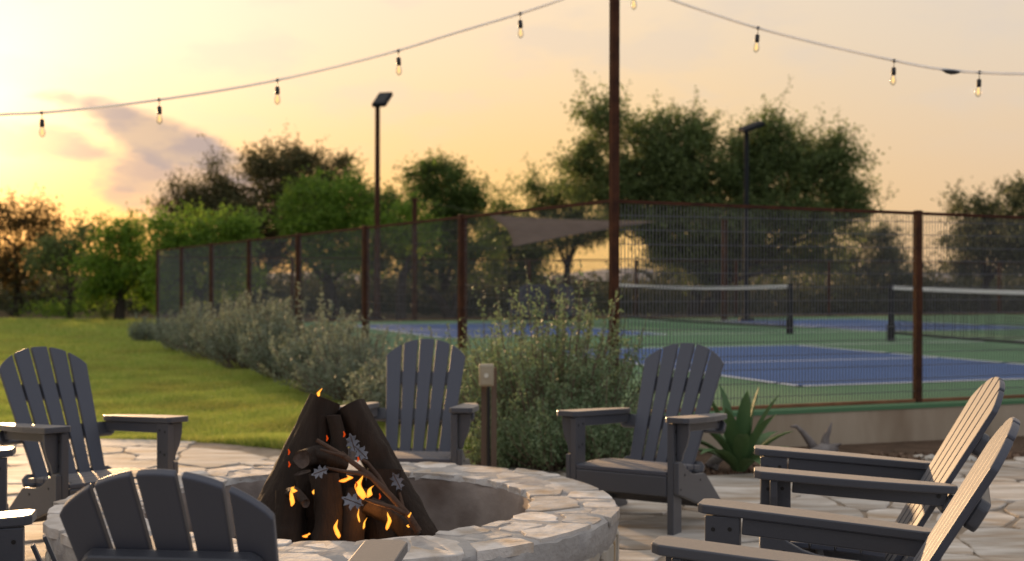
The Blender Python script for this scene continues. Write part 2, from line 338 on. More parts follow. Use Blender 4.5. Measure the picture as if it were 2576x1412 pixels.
# ------------------------------------------------------------------ voronoi for stones
def clip(poly, p, q, wp=0.0, wq=0.0):
    """keep the side of poly nearer to p than to q (power distance)"""
    nx, ny = q[0] - p[0], q[1] - p[1]; k = 0.5 + (wp - wq) / (2 * (nx * nx + ny * ny) + 1e-9); k = min(0.9, max(0.1, k))
    mx, my = p[0] + nx * k, p[1] + ny * k
    out = []; n = len(poly)
    dd = [(x - mx) * nx + (y - my) * ny for x, y in poly]
    for i in range(n):
        j = (i + 1) % n
        if dd[i] <= 0: out.append(poly[i])
        if (dd[i] < 0 < dd[j]) or (dd[j] < 0 < dd[i]):
            t = dd[i] / (dd[i] - dd[j]); out.append((poly[i][0] + t * (poly[j][0] - poly[i][0]), poly[i][1] + t * (poly[j][1] - poly[i][1])))
    return out
def voronoi(sites, rect, period=None, wt=None):
    cells = []; ns = len(sites); wt = wt or [0.0] * ns
    ex = list(sites)
    if period: ex += [(x + period, y) for x, y in sites] + [(x - period, y) for x, y in sites]
    A = np.array(ex)
    for i, p in enumerate(sites):
        d = ((A - np.array(p)) ** 2).sum(1); order = np.argsort(d)[1:26]
        x0, y0, x1, y1 = rect
        if period: x0, x1 = p[0] - period / 2, p[0] + period / 2
        c = [(x0, y0), (x1, y0), (x1, y1), (x0, y1)]
        for j in order:
            c = clip(c, p, ex[j], wt[i], wt[j % ns])
            if len(c) < 3: break
        cells.append(c)
    return cells
def area(c): return 0.5 * sum(c[i][0] * c[(i + 1) % len(c)][1] - c[(i + 1) % len(c)][0] * c[i][1] for i in range(len(c)))
def rough(c, gap, jag, r, step=0.14):
    """shrink a cell by the joint and roughen its outline"""
    cx = sum(p[0] for p in c) / len(c); cy = sum(p[1] for p in c) / len(c); rad = math.sqrt(max(abs(area(c)), 1e-6) / math.pi)
    k = max(0.35, 1 - gap / rad); c = [(cx + (x - cx) * k, cy + (y - cy) * k) for x, y in c]
    out = []
    for i in range(len(c)):
        a, b = c[i], c[(i + 1) % len(c)]; l = math.hypot(b[0] - a[0], b[1] - a[1])
        if l < 0.02: out.append(((a[0] + b[0]) / 2, (a[1] + b[1]) / 2)); continue
        n = max(1, min(4, int(l / step)))
        for j in range(n):
            t = j / n; t = t + (0.10 if j == 0 else 0); x = a[0] + (b[0] - a[0]) * t; y = a[1] + (b[1] - a[1]) * t
            out.append((x + r.uniform(-jag, jag), y + r.uniform(-jag, jag)))
        t = 0.90; out.append((a[0] + (b[0] - a[0]) * t + r.uniform(-jag, jag) * .5, a[1] + (b[1] - a[1]) * t + r.uniform(-jag, jag) * .5))
    return out
def stone_mesh(poly, fr, h0, h1, cham=0.006):
    """slab from height h0 to h1 with a worn edge; fr(x, y, h)"""
    n = len(poly); cx = sum(p[0] for p in poly) / n; cy = sum(p[1] for p in poly) / n
    rad = math.sqrt(max(abs(area(poly)), 1e-5) / math.pi); k = max(0.5, 1 - cham * 1.6 / rad)
    ins = [(cx + (x - cx) * k, cy + (y - cy) * k) for x, y in poly]
    V = [fr(x, y, h0) for x, y in poly] + [fr(x, y, h1 - cham) for x, y in poly] + [fr(x, y, h1) for x, y in ins]
    Fc = [(i, (i + 1) % n, n + (i + 1) % n, n + i) for i in range(n)] + [(n + i, n + (i + 1) % n, 2 * n + (i + 1) % n, 2 * n + i) for i in range(n)] + [tuple(range(2 * n, 3 * n))]
    return V, Fc

# ================================================================== THE SETTING
def grid_sheet(name, x0, x1, y0, y1, nx, ny, zf, m):
    V = [(x0 + (x1 - x0) * i / nx, y0 + (y1 - y0) * j / ny) for j in range(ny + 1) for i in range(nx + 1)]
    mb = MB(); mb.add([(x, y, zf(x, y)) for x, y in V], [(j * (nx + 1) + i, j * (nx + 1) + i + 1, (j + 1) * (nx + 1) + i + 1, (j + 1) * (nx + 1) + i) for j in range(ny) for i in range(nx)])
    return tag(mb.build(name, m, sm=60), kind='structure')
mb = MB(); mb.add([(-900, -60, -0.12), (900, -60, -0.12), (900, 1600, -0.12), (-900, 1600, -0.12)], [(0, 1, 2, 3)])
tag(mb.build('ground', 'dirt'), kind='structure')

K = Vector((0.77, 9.57, 0)); E1 = Vector((-0.418, 0.908, 0)).normalized(); E2 = Vector((0.93, 0.367, 0)).normalized()
CZ = 0.23                                                   # court level
KF = K + E1 * 20.94                                         # far left corner of the fence

# lawn: left of the court and patio
lawn_poly = [(-60, 4.0), (-3.2, 4.0), (-3.2, 9.0), (-1.4, 9.0)] + [tuple((K + E1 * t + Vector((-0.55, -0.25, 0)))[:2]) for t in (0.5, 5, 10, 15, 21.3)] + [(-8.0, 39.5), (-60, 42)]
mb = MB(); mb.add([(x, y, -0.03) for x, y in lawn_poly], [tuple(range(len(lawn_poly)))])
tag(mb.build('lawn', 'lawn'), kind='structure')

def patio_edge(x):      # far edge of the patio
    pts = [(-9, 9.6), (-3.6, 9.95), (-2.4, 9.85), (-1.75, 9.45), (-0.9, 8.75), (0.1, 8.45), (1.2, 8.15), (1.6, 8.25), (1.95, 8.55), (2.5, 8.75), (3.2, 8.85), (3.7, 9.0), (9, 10.0)]
    for a, b in zip(pts, pts[1:]):
        if a[0] <= x <= b[0]: return a[1] + (b[1] - a[1]) * (x - a[0]) / (b[0] - a[0])
    return 9.6
# planting bed between patio and court
bed_poly = [(-1.75, 9.3), (-0.9, 8.6), (0.1, 8.3), (1.2, 8.0), (2.4, 8.2), (4.5, 8.9), (9, 9.3), (9, 12.5)] + [tuple((K + E2 * t)[:2]) for t in (4, 0)] + [tuple((K + E1 * t)[:2]) for t in (3, 12, 21)] + [tuple((K + E1 * t + Vector((-1.7, -0.75, 0)))[:2]) for t in (20.5, 12, 3.6)]
bedz = lambda x, y: -0.022 - 0.075 * min(1.0, max(0.0, (y - patio_edge(x) - 0.1) / 0.9)) * (1 if x > 0.8 else 0.3)
mb = MB(); mb.add([(x, y, bedz(x, y)) for x, y in bed_poly], [tuple(range(len(bed_poly)))])
tag(mb.build('planting_bed', 'bed'), kind='structure')

# ---------------- patio of flagstones
xs = [-9 + 0.45 * i for i in range(41)]
mb = MB(); n = len(xs)
mb.add([(x, -2.0, -0.004) for x in xs] + [(x, patio_edge(x), -0.004) for x in xs], [(i, i + 1, n + i + 1, n + i) for i in range(n - 1)])
patio = tag(mb.build('patio', 'joint'), kind='structure')
PC = (-0.665, 4.94); RI, RO, PZ = 0.73, 1.085, 0.40
rs = random.Random(3)
sites = []; rad_ = []
for k in range(16000):
    p = (rs.uniform(-5.6, 5.6), rs.uniform(1.6, 10.4)); q_ = rs.choice((.12, .16, .21, .27, .33, .38))
    if all(((p[0] - q[0]) / 1.35) ** 2 + (p[1] - q[1]) ** 2 > (0.78 * (q_ + e)) ** 2 for q, e in zip(sites, rad_)): sites.append(p); rad_.append(q_)
cells = voronoi(sites, (-6, 1.2, 6, 10.8), None, [e * e for e in rad_])
warp = lambda x, y: (x + .10 * math.sin(2.1 * y + 1.3 * x) + .035 * math.sin(7 * y + 2), y + .08 * math.sin(2.7 * x + .9 * y) + .03 * math.sin(8 * x + 1))
stones = []
for p, cpoly in zip(sites, cells):
    if len(cpoly) < 3: continue
    if p[1] > patio_edge(p[0]) - 0.10 or math.hypot(p[0] - PC[0], p[1] - PC[1]) < RO - 0.16: continue
    poly = [warp(x, y) for x, y in rough(cpoly, 0.012, 0.015, rs, 0.11)]; p = warp(*p)
    poly = [(x, min(y, patio_edge(x) - 0.0)) for x, y in poly]
    vis = p[1] > 3.0 and abs(p[0]) < p[1] * 0.45 + 0.2
    stones.append((abs(area(poly)) / p[1] ** 3 if vis else 0, p, poly))
stones.sort(key=lambda s: -s[0])
rest = MB()
for i, (a, p, poly) in enumerate(stones):
    tx, ty = rs.uniform(-0.012, 0.012), rs.uniform(-0.012, 0.012); h = rs.uniform(0.0, 0.010)
    fr = lambda x, y, z, p=p, tx=tx, ty=ty: (x - p[0], y - p[1], z + ((x - p[0]) * tx + (y - p[1]) * ty if z > -0.01 else 0))
    V, Fc = stone_mesh(poly, fr, -0.03, 0.004 + h, 0.0045)
    if a > 0 and i < 290:
        mb = MB(); mb.add(V, Fc); link('flagstone', mb.mesh('flagstone'), 'flag', patio, (p[0], p[1], 0))
    else: rest.add([(v[0] + p[0], v[1] + p[1], v[2]) for v in V], Fc)
tag(rest.build('flagstone', 'flag', patio), kind='stuff')

# ---------------- court
def court_pt(a, b, z=0.0):    # a along the net, b along the play
    Nn = Vector((2.77, 12.2, 0)); U = Vector((-0.378, 0.926, 0)); Vv = Vector((0.938, 0.346, 0))
    q = Nn + U * a + Vv * b; return Vector((q.x, q.y, CZ + z))
def sheet(name, pts, m, parent=None):
    mb = MB(); mb.add(pts, [tuple(range(len(pts)))]); return mb.build(name, m, parent)
cpoly = [K + E2 * -0.02, K + E2 * 26, K + E2 * 26 + E1 * 21, KF]
court = tag(sheet('court', [Vector((p.x, p.y, CZ)) for p in cpoly], 'green'), kind='structure')
for a0, a1, b0, b1 in ((0, 6.48, 0, 4.37), (0, 6.48, 9.0, 13.4), (10.5, 17.0, 0, 4.37), (10.5, 17.0, 9.0, 13.4)):
    sheet('court_paint', [court_pt(a0, b0, .004), court_pt(a1, b0, .004), court_pt(a1, b1, .004), court_pt(a0, b1, .004)], 'blue', court)
def stripe(a0, b0, a1, b1, w=0.08):
    p, q = court_pt(a0, b0, .008), court_pt(a1, b1, .008); d = (q - p).normalized(); s = Vector((-d.y, d.x, 0)) * w / 2
    sheet('court_line', [p - d * w / 2 - s, q + d * w / 2 - s, q + d * w / 2 + s, p - d * w / 2 + s], 'line', court)
for a0 in (0, 10.5):
    w = 6.48
    for b in (0, 4.37, 9.0, 13.4): stripe(a0, b, a0 + w, b)
    for a in (a0, a0 + w): stripe(a, 0, a, 13.4)
    stripe(a0 + w / 2, 0.03, a0 + w / 2, 4.34); stripe(a0 + w / 2, 9.03, a0 + w / 2, 13.37)

# ---------------- retaining walls under the fence
def wall(name, a, b, label, zb=-0.14):
    mb = MB(); d = (b - a).normalized(); s = Vector((-d.y, d.x, 0)); 
    A, B = a.copy(), b.copy(); A.z = B.z = (zb + CZ - 0.012) / 2
    mb.bar(A, B, 0.2, CZ - 0.012 - zb)
    root = empty(name, (a.x, a.y, zb)); tag(root, label, 'wall')
    mb.build('wall_body', 'concrete', root, bevel=0.008, seg=1, rel=True)
    ed = MB(); A.z = B.z = CZ - 0.006; ed.bar(A, B, 0.215, 0.03); ed.build('painted_edge', 'green', root, rel=True)
    return root
off1 = Vector((-0.02, -0.09, 0))
wall('retaining_wall', K + off1 + E2 * -0.1, K + off1 + E2 * 12, 'low tan concrete retaining wall behind the agave and driftwood', -0.3)
wall('retaining_wall', K + E1 * 0.15 + Vector((-0.06, -0.03, 0)), KF + E1 * 0.1 + Vector((-0.06, -0.03, 0)), 'long concrete edge wall under the fence beside the lawn', -0.2)

# ---------------- wire fences
def fence(name, a, d, n, sp, z0, z1, z1end, label, pw=0.075, first=0, step=0.03, wires=True, rw=0.0022, ext=0.0):
    root = empty(name, (a.x, a.y, z0 - 0.02)); tag(root, label, 'fence')
    ztop = lambda t: z1 + (z1end - z1) * t / (n * sp)
    for i in range(first, n + 1):
        t = i * sp; p = a + d * t
        mb = MB(); mb.bar((p.x, p.y, z0 - 0.015), (p.x, p.y, ztop(t) + 0.005), pw, pw, up=(d.x, d.y, 0)); mb.build('post', 'rust', root, bevel=0.006, seg=1, rel=True)
    e = a + d * (n * sp)
    mb = MB(); mb.bar((a.x, a.y, z1 - 0.02), (e.x, e.y, z1end - 0.02), 0.026, 0.026); mb.build('top_rail', 'rust', root, rel=True)
    mb = MB(); mb.bar((a.x, a.y, z0 + 0.02), (e.x, e.y, z0 + 0.02), 0.03, 0.03); mb.build('bottom_rail', 'rust_rail', root, rel=True)
    s = Vector((-d.y, d.x, 0))
    for i in range(n):
        mb = MB(); t0, t1 = i * sp + pw / 2, (i + 1) * sp - pw / 2; k = int((t1 - t0) / step)
        for j in range(1, k):
            t = t0 + (t1 - t0) * j / k; p = a + d * t; q = [p + d * rw, p + s * rw, p - d * rw, p - s * rw]
            mb.add([(c.x, c.y, z0 + 0.02) for c in q] + [(c.x, c.y, ztop(t) - 0.03) for c in q], [(m_, (m_ + 1) % 4, 4 + (m_ + 1) % 4, 4 + m_) for m_ in range(4)])
        z = z0 + 0.10
        while z < min(ztop(t0), ztop(t1)) - 0.05:
            p, q = a + d * t0, a + d * t1; 
            mb.bar((p.x + s.x * .004, p.y + s.y * .004, z), (q.x + s.x * .004, q.y + s.y * .004, z), rw * 1.5); z += 0.109
        tag(mb.build('wire_mesh', 'wire', root, rel=True), kind='stuff')
    return root
fence('wire_fence', K, E1, 7, 2.991, CZ, 1.876, 1.90, 'rusty post and wire mesh fence running back beside the lawn', first=1, rw=0.0012)
fence('wire_fence', K, E2, 5, 2.82, CZ, 1.872, 1.70, 'rusty wire mesh fence along the front of the court, right of the tall pole', pw=0.06, first=1, rw=0.0036)
fence('wire_fence', KF + E2 * 0.05, E2, 9, 3.0, CZ, 1.75, 1.75, 'distant rusty wire fence along the far side of the court', first=1, step=0.09, rw=0.003)
# tall corner pole
mb = MB(); mb.bar((K.x, K.y, -0.10), (K.x, K.y, 4.3), 0.062, 0.062, up=(E1.x, E1.y, 0))
root = empty('light_string_pole', (K.x, K.y, -0.1), 0, 'tall square rusty steel pole at the fence corner carrying the string lights', 'pole')
mb.build('pole_shaft', 'rust', root, bevel=0.006, seg=1, rel=True)
mb = MB(); mb.tube([(K.x, K.y - 0.03, 4.12), (K.x, K.y - 0.075, 4.12)], 0.012, 8); mb.build('eye_bolt', 'bolt', root, rel=True)

# ---------------- nets
def net(a0, a1, b, label):
    p0, p1 = court_pt(a0, b), court_pt(a1, b); root = empty('court_net', tuple(p0), 0, label, 'net', 'pickleball nets')
    for p in (p0, p1):
        mb = MB(); mb.tube([(p.x, p.y, CZ), (p.x, p.y, CZ + 0.95)], 0.045, 12); po = mb.build('net_post', 'black', root, sm=40, rel=True)
        mb = MB(); mb.tube([(p.x, p.y, CZ + 0.001), (p.x, p.y, CZ + 0.28)], 0.068, 12); q = mb.build('post_sleeve', 'black', po, sm=40); q.location = -root.location
    n = 24; top = []; bot = []
    for i in range(n + 1):
        t = i / n; p = p0.lerp(p1, 0.008 + 0.984 * t); sag = 4 * t * (1 - t)
        top.append(Vector((p.x, p.y, CZ + 0.925 - 0.055 * sag))); bot.append(Vector((p.x, p.y, CZ + 0.14 - 0.03 * sag)))
    dn = (p1 - p0).normalized(); s = Vector((-dn.y, dn.x, 0)) * 0.012
    mb = MB()
    for q in range(n):
        a, b2 = top[q], top[q + 1]; dz = Vector((0, 0, 0.062))
        mb.add([a - s, b2 - s, b2 - s - dz, a - s - dz, a + s, b2 + s, b2 + s - dz, a + s - dz], [(0, 1, 2, 3), (7, 6, 5, 4), (0, 4, 5, 1), (3, 2, 6, 7)])
    mb.build('top_tape', 'tape', root, rel=True)
    mb = MB(); mb.tube(bot, 0.022, 6); mb.build('bottom_band', 'netcord', root, rel=True)
    mb = MB(); L_ = (p1 - p0).length
    for i in range(1, int(L_ / 0.05)):
        t = i * 0.05 / L_; x = t * n; j = min(int(x), n - 1); f = x - j
        mb.bar(top[j].lerp(top[j + 1], f) - Vector((0, 0, .05)), bot[j].lerp(bot[j + 1], f), 0.006)
    for r in range(1, 15):
        for j in range(0, n, 3): mb.bar(top[j].lerp(bot[j], r / 15), top[j + 3].lerp(bot[j + 3], r / 15), 0.006)
    tag(mb.build('netting', 'netcord', root, rel=True), kind='stuff')
net(-0.55, 7.2, 6.7, 'white taped black net cut by the right edge of the photo')
net(10.1, 17.5, 6.7, 'white taped black net just right of the tall rusty pole')

# ---------------- floodlight poles
def flood(base, h, label, tilt_ax, yaw, shaft):
    root = empty('floodlight_pole', tuple(base), 0, label, 'light pole')
    mb = MB(); mb.box(base + Vector((0, 0, 0.03)), (0.34, 0.34, 0.06)); mb.build('base_plate', 'black', root, rel=True)
    mb = MB(); mb.tube([base + Vector((0, 0, 0.06)), base + Vector((0, 0, h))], [0.075, 0.06], 10); mb.build('pole_shaft', shaft, root, sm=40, rel=True)
    e1 = Vector(tilt_ax).normalized(); e2 = Vector(yaw); e2 = (e2 - e1 * e2.dot(e1)).normalized(); Rm = Matrix((e1, e2, e1.cross(e2))).transposed()
    c = base + Vector((0, 0, h + 0.16)) + Vector((0.12, 0, 0))
    mb = MB(); mb.box(c, (0.60, 0.36, 0.10), Rm); hd = mb.build('lamp_head', 'black', root, bevel=0.02, rel=True)
    mb = MB(); mb.box(c - base - Rm @ Vector((0, 0, 0.055)), (0.50, 0.28, 0.012), Rm); mb.build('lamp_lens', 'lens', hd)
    mb = MB(); mb.bar(base + Vector((0, 0, h - 0.05)), c - Rm @ Vector((0.1, 0, 0.03)), 0.07); mb.build('bracket', 'black', root, rel=True)
p = gpt(949, 806, CZ); flood(p, 5.28, 'floodlight pole with a tilted flat lamp standing alone against the sunset', (.25, .79, .62), (.95, -.3, 0), 'rust')
p = gpt(1877, 806, CZ); flood(p, 4.62, 'dark floodlight pole in front of the big oak crown', (.9, .2, .36), (-.2, .97, .25), 'black')

# ---------------- shade sail
sp_ = [(1043, 803, 500), (1822, 805, 553)]
tops = []
for k, (px, py, ty) in enumerate(sp_):
    b = gpt(px, py, CZ); top = at(px, ty, b.y); tops.append(top)
    root = empty('sail_post', tuple(b), 0, ['rusty shade sail post rising above the fence left of the sail', 'rusty shade sail post below the big oak right of the sail'][k], 'post')
    mb = MB(); mb.tube([b, top], 0.065, 8); mb.build('post_shaft', 'rust', root, sm=40, rel=True)
    mb = MB(); mb.tube([top + Vector((0, 0, -0.06)), top + Vector((0, 0, 0.015))], 0.085, 8); mb.build('post_cap', 'rust', root, sm=40, rel=True)
A, B, C_ = at(1226, 541, 29.5), at(1655, 557, 28.5), at(1290, 622, 25.5)
n = 16; V = []; idx = {}
for i in range(n + 1):
    for j in range(n + 1 - i):
        a, b, c2 = i / n, j / n, 1 - (i + j) / n
        p = A * a + B * b + C_ * c2
        cen = (A + B + C_) / 3; pull = 1.0 * (a * b * 4 * .16 + b * c2 * 4 * .10 + a * c2 * 4 * .14) - 0.9 * (27 * a * b * c2) * 0.07
        q = p.lerp(cen, min(0.5, pull * (1 - 0.0))); q.z -= 0.05 * math.sin(9 * a + 5 * b) * (27 * a * b * c2) ** .5
        idx[i, j] = len(V); V.append(q)
Fc = []
for i in range(n):
    for j in range(n - i):
        Fc.append((idx[i, j], idx[i + 1, j], idx[i, j + 1]))
        if i + j < n - 1: Fc.append((idx[i + 1, j], idx[i + 1, j + 1], idx[i, j + 1]))
root = empty('shade_sail', tuple(C_), 0, 'brown triangular shade sail stretched behind the wire fence', 'shade sail')
me = MB().add(V, Fc).mesh('cloth', off=root.location, sm=80); cl = link('cloth', me, 'sail', root)
so_ = cl.modifiers.new('thick', 'SOLIDIFY'); so_.thickness = 0.006
for p, q in ((A, tops[0]), (B, tops[1]), (C_, Vector((C_.x - 1.2, C_.y + 1.0, 1.9)))):
    mb = MB(); mb.tube([p, q], 0.004, 5); mb.build('guy_rope', 'bolt', root, rel=True)

# ================================================================== FIRE PIT
pit = empty('fire_pit', (PC[0], PC[1], 0), 0, 'round stone fire pit with a pale flagstone rim around the burning logs', 'fire pit')
def lathe(name, prof, m, parent, n=96, jit=0.0, closed=False, seed=1, sm=50):
    r = np.random.default_rng(seed); mb = MB(); k = len(prof); V = []
    ph = r.uniform(0, 6.28, (6, 2)); 
    for i in range(n):
        a = 2 * math.pi * i / n
        for j, (rr, z) in enumerate(prof):
            w = sum(math.sin((q + 2) * 3.1 * a // 1 * 0 + (3 + 4 * q) * a + ph[q][0] + j * 1.7) / (1 + q) for q in range(5)) * jit * 0.35 + r.uniform(-1, 1) * jit * 0.5
            w2 = r.uniform(-1, 1) * jit * 0.4
            V.append(((rr + w) * math.cos(a), (rr + w) * math.sin(a), z + w2))
    Fc = [(i * k + j, ((i + 1) % n) * k + j, ((i + 1) % n) * k + j + 1, i * k + j + 1) for i in range(n) for j in range(k - 1)]
    if closed: Fc += [(i * k + k - 1, ((i + 1) % n) * k + k - 1, ((i + 1) % n) * k, i * k) for i in range(n)]
    mb.add(V, Fc); return mb.build(name, m, parent, sm=sm)
lathe('mortar_wall', [(RO - .035, -0.05), (RO - .035, 0.12), (RO - .03, 0.26), (RO - 0.012, 0.30), (RO - 0.006, 0.345), (RO - 0.012, PZ - 0.012), (RO - .04, PZ), (RO - .2, PZ + 0.002), (RI + .03, PZ), (RI + .012, PZ - 0.02)], 'mortar', pit, 160, 0.009, seed=5)
lathe('inner_lining', [(RI + .013, PZ - 0.018), (RI, PZ - 0.05), (RI + 0.005, 0.25), (RI - 0.01, 0.12), (RI - 0.02, 0.02)], 'lining', pit, 120, 0.008, seed=6)
mb = MB(); mb.add([(0.72 * math.cos(2 * math.pi * i / 48), 0.72 * math.sin(2 * math.pi * i / 48), 0.10) for i in range(48)], [tuple(range(48))]); mb.build('gravel_floor', 'ash', pit)
rm = 0.88; per = 2 * math.pi * rm; rs = random.Random(21); sites = []
rad_ = []
for k in range(9000):
    p = (rs.uniform(0, per), rs.uniform(RI + .02, RO - .02)); q_ = rs.choice((.05, .07, .10, .13, .16))
    if all((min(abs(p[0] - q[0]), per - abs(p[0] - q[0])) / 1.5) ** 2 + (p[1] - q[1]) ** 2 > (.84 * (q_ + e)) ** 2 for q, e in zip(sites, rad_)): sites.append(p); rad_.append(q_)
for p, c_ in zip(sites, voronoi(sites, (0, RI + .004, per, RO + .012), per, [e * e for e in rad_])):
    if len(c_) < 3: continue
    poly = rough(c_, 0.008 + 0.018 * rs.random() ** 2, 0.015, rs, 0.06); h = rs.uniform(0.001, 0.007); a0 = p[0] / rm; tl = rs.uniform(-.05, .05)
    lo, hi = RI + rs.uniform(-.012, .02), RO + rs.uniform(-.03, .022)
    def fr(s, r_, z):
        r_ = min(max(r_, lo), hi); return (r_ * math.cos(s / rm) - p[1] * math.cos(a0), r_ * math.sin(s / rm) - p[1] * math.sin(a0), z + (tl * (r_ - p[1]) if z > 0 else 0))
    V, Fc = stone_mesh(poly, fr, -0.03, h, 0.002)
    link('cap_stone', MB().add(V, Fc).mesh('cap_stone'), 'cap', pit, (p[1] * math.cos(a0), p[1] * math.sin(a0), PZ))
perw = 2 * math.pi * RO; sites = []
for k in range(3000):
    p = (rs.uniform(0, perw), rs.uniform(0.02, 0.29)); md = 0.10 + .05 * rs.random()
    if all((min(abs(p[0] - q[0]), perw - abs(p[0] - q[0]))) ** 2 + ((p[1] - q[1]) / 1.9) ** 2 > md * md for q in sites): sites.append(p)
for p, c_ in zip(sites, voronoi(sites, (0, -0.02, perw, 0.30), perw)):
    if len(c_) < 3: continue
    poly = rough(c_, 0.010, 0.007, rs, 0.1); a0 = p[0] / RO; h = rs.uniform(0.0, 0.016)
    def fr(s, z, w):
        r_ = RO - .03 + w; return (r_ * math.cos(s / RO) - RO * math.cos(a0), r_ * math.sin(s / RO) - RO * math.sin(a0), z - p[1])
    V, Fc = stone_mesh(poly, fr, -0.03, 0.012 + h, 0.006)
    link('wall_stone', MB().add(V, Fc).mesh('wall_stone'), 'wallstone', pit, (RO * math.cos(a0), RO * math.sin(a0), p[1]))

# ---------------- logs: (top px, top py, base px, base py, radius px top, base, dY top, dY base)
def log(name, t, b, r0, r1, label, part_end=True, seed=0):
    t, b = Vector(t), Vector(b); r = random.Random(seed); root = empty(name, tuple(b), 0, label, 'log')
    n = 30; rings = 26; mb = MB(); V = []; d = (t - b).normalized(); u = d.orthogonal().normalized(); w = d.cross(u)
    ph = [r.uniform(0, 6.28) for _ in range(10)]; groove = [r.uniform(-1, 1) for _ in range(n)]
    bend = (u * r.uniform(-.012, .012) + w * r.uniform(-.012, .012)); kn = [(r.uniform(0, 6.28), r.uniform(.15, .85)) for _ in range(3)]
    for i in range(rings):
        q = i / (rings - 1); c0 = b.lerp(t, q) + bend * math.sin(q * math.pi) * 2 - b; rr = r0 + (r1 - r0) * (1 - q)
        if i % 3 == 0: groove = [0.65 * g_ + 0.55 * r.uniform(-1, 1) for g_ in groove]
        for j in range(n):
            a = 2 * math.pi * j / n
            k = 1 + 0.06 * math.sin(3 * a + ph[0] + q * 2) + 0.04 * math.sin(5 * a + ph[1] - q * 3) + 0.045 * groove[j] + 0.02 * r.uniform(-1, 1)
            for ka, kq in kn:
                da = (a - ka + math.pi) % (2 * math.pi) - math.pi; k += 0.22 * math.exp(-(da / .38) ** 2 - ((q - kq) * (t - b).length / (rr * .38)) ** 2)
            V.append(c0 + (u * math.cos(a) + w * math.sin(a)) * rr * k)
    mb.add(V, [(i * n + j, i * n + (j + 1) % n, (i + 1) * n + (j + 1) % n, (i + 1) * n + j) for i in range(rings - 1) for j in range(n)] + [tuple(range(n))[::-1]])
    link('bark', mb.mesh('bark', sm=50), 'log', root)
    e = V[-n:]; c0 = t - b; mb = MB(); ring1 = [c0 + (p - c0) * 0.86 - d * 0.006 for p in e]; ring2 = [c0 + (p - c0) * 0.4 - d * 0.012 for p in e]
    mb.add(e + ring1 + ring2, [(k * n + j, k * n + (j + 1) % n, (k + 1) * n + (j + 1) % n, (k + 1) * n + j) for k in range(2) for j in range(n)] + [tuple(range(2 * n, 3 * n))])
    link('cut_end', mb.mesh('cut_end', sm=30), 'log_end', root)
    return root
Yc = PC[1]
def lp(px, py, dy): return at(px, py, Yc + dy)
log('fire_log', lp(818, 1004, 0.10), lp(664, 1392, 0.0), 0.062, 0.125, 'thick charred log leaning at the left of the fire, its cut end uppermost', seed=1)
log('fire_log', lp(880, 1022, 0.12), lp(1066, 1372, 0.0), 0.060, 0.074, 'thick charred log leaning in from the right side of the fire', seed=2)
log('fire_log', lp(838, 1046, 0.02), lp(846, 1215, 0.00), 0.028, 0.034, 'short upright charred log between the two tallest leaning logs', seed=3)
log('fire_log', lp(812, 1042, 0.06), lp(806, 1230, 0.06), 0.030, 0.035, 'slim charred log in shadow at the top of the stack', seed=4)
log('fire_log', lp(817, 1193, -0.16), lp(815, 1405, -0.22), 0.054, 0.058, 'stout upright charred log at the front centre of the fire', seed=5)
log('fire_log', lp(735, 1236, -0.12), lp(728, 1405, -0.18), 0.055, 0.060, 'stout charred log at the front left of the fire', seed=6)
log('fire_log', lp(760, 1156, -0.17), lp(830, 1150, 0.05), 0.034, 0.036, 'short charred log with its round knotted end facing out', seed=7)
log('fire_log', lp(782, 1148, -0.10), lp(870, 1166, -0.02), 0.028, 0.030, 'small charred log lying across the middle of the stack', seed=8)
log('fire_log', lp(925, 1272, -0.20), lp(1046, 1362, -0.24), 0.034, 0.038, 'low charred log slanting down to the right rim', seed=9)
log('fire_log', lp(900, 1230, -0.14), lp(886, 1395, -0.20), 0.042, 0.045, 'charred log stump behind the brightest flame', seed=10)
log('fire_log', lp(770, 1268, -0.30), lp(730, 1240, -0.16), 0.016, 0.020, 'thin charred branch stub poking out at the front left', seed=11)
log('fire_log', lp(762, 1190, -0.10), lp(790, 1300, -0.08), 0.032, 0.036, 'wedge shaped charred log above the left flame', seed=12)
log('fire_log', lp(872, 1190, 0.05), lp(866, 1400, 0.05), 0.07, 0.08, 'dark fill log added in the middle of the stack behind the flames', seed=14)  # this and the next two: dark fill logs added to black out bare gaps
log('fire_log', lp(770, 1180, 0.08), lp(775, 1400, 0.05), 0.07, 0.08, 'dark fill log added behind the front left flame', seed=15)
log('fire_log', lp(968, 1180, 0.02), lp(960, 1390, -0.02), 0.065, 0.07, 'dark fill log added at the back right of the stack', seed=13)
# rusted branch with steel oak leaves
br = empty('steel_branch', tuple(lp(1052, 1336, -0.28)), 0, 'rusty forked branch with silver oak leaves leaning across the logs', 'branch')
def twig(pts, r):
    mb = MB(); P = [lp(*q) for q in pts]; mb.tube(P, [r * (1 - 0.45 * i / (len(P) - 1)) for i in range(len(P))], 8); mb.build('twig', 'branch', br, sm=60, rel=True)
twig([(1054, 1338, -.28), (1030, 1300, -.28), (985, 1250, -.27), (930, 1196, -.25), (870, 1152, -.22), (830, 1128, -.2), (797, 1108, -.2)], 0.014)
twig([(976, 1240, -.26), (952, 1198, -.24), (925, 1165, -.22), (895, 1148, -.2)], 0.009)
twig([(868, 1150, -.22), (845, 1143, -.23), (806, 1132, -.23)], 0.008)
twig([(938, 1202, -.25), (905, 1192, -.26), (860, 1186, -.28), (822, 1178, -.29)], 0.009)
twig([(1022, 1294, -.28), (990, 1278, -.30), (945, 1266, -.31), (918, 1256, -.32)], 0.010)
twig([(900, 1172, -.23), (880, 1155, -.22), (862, 1138, -.2)], 0.007)
twig([(1016, 1288, -.28), (1012, 1265, -.27), (1006, 1240, -.26)], 0.008)
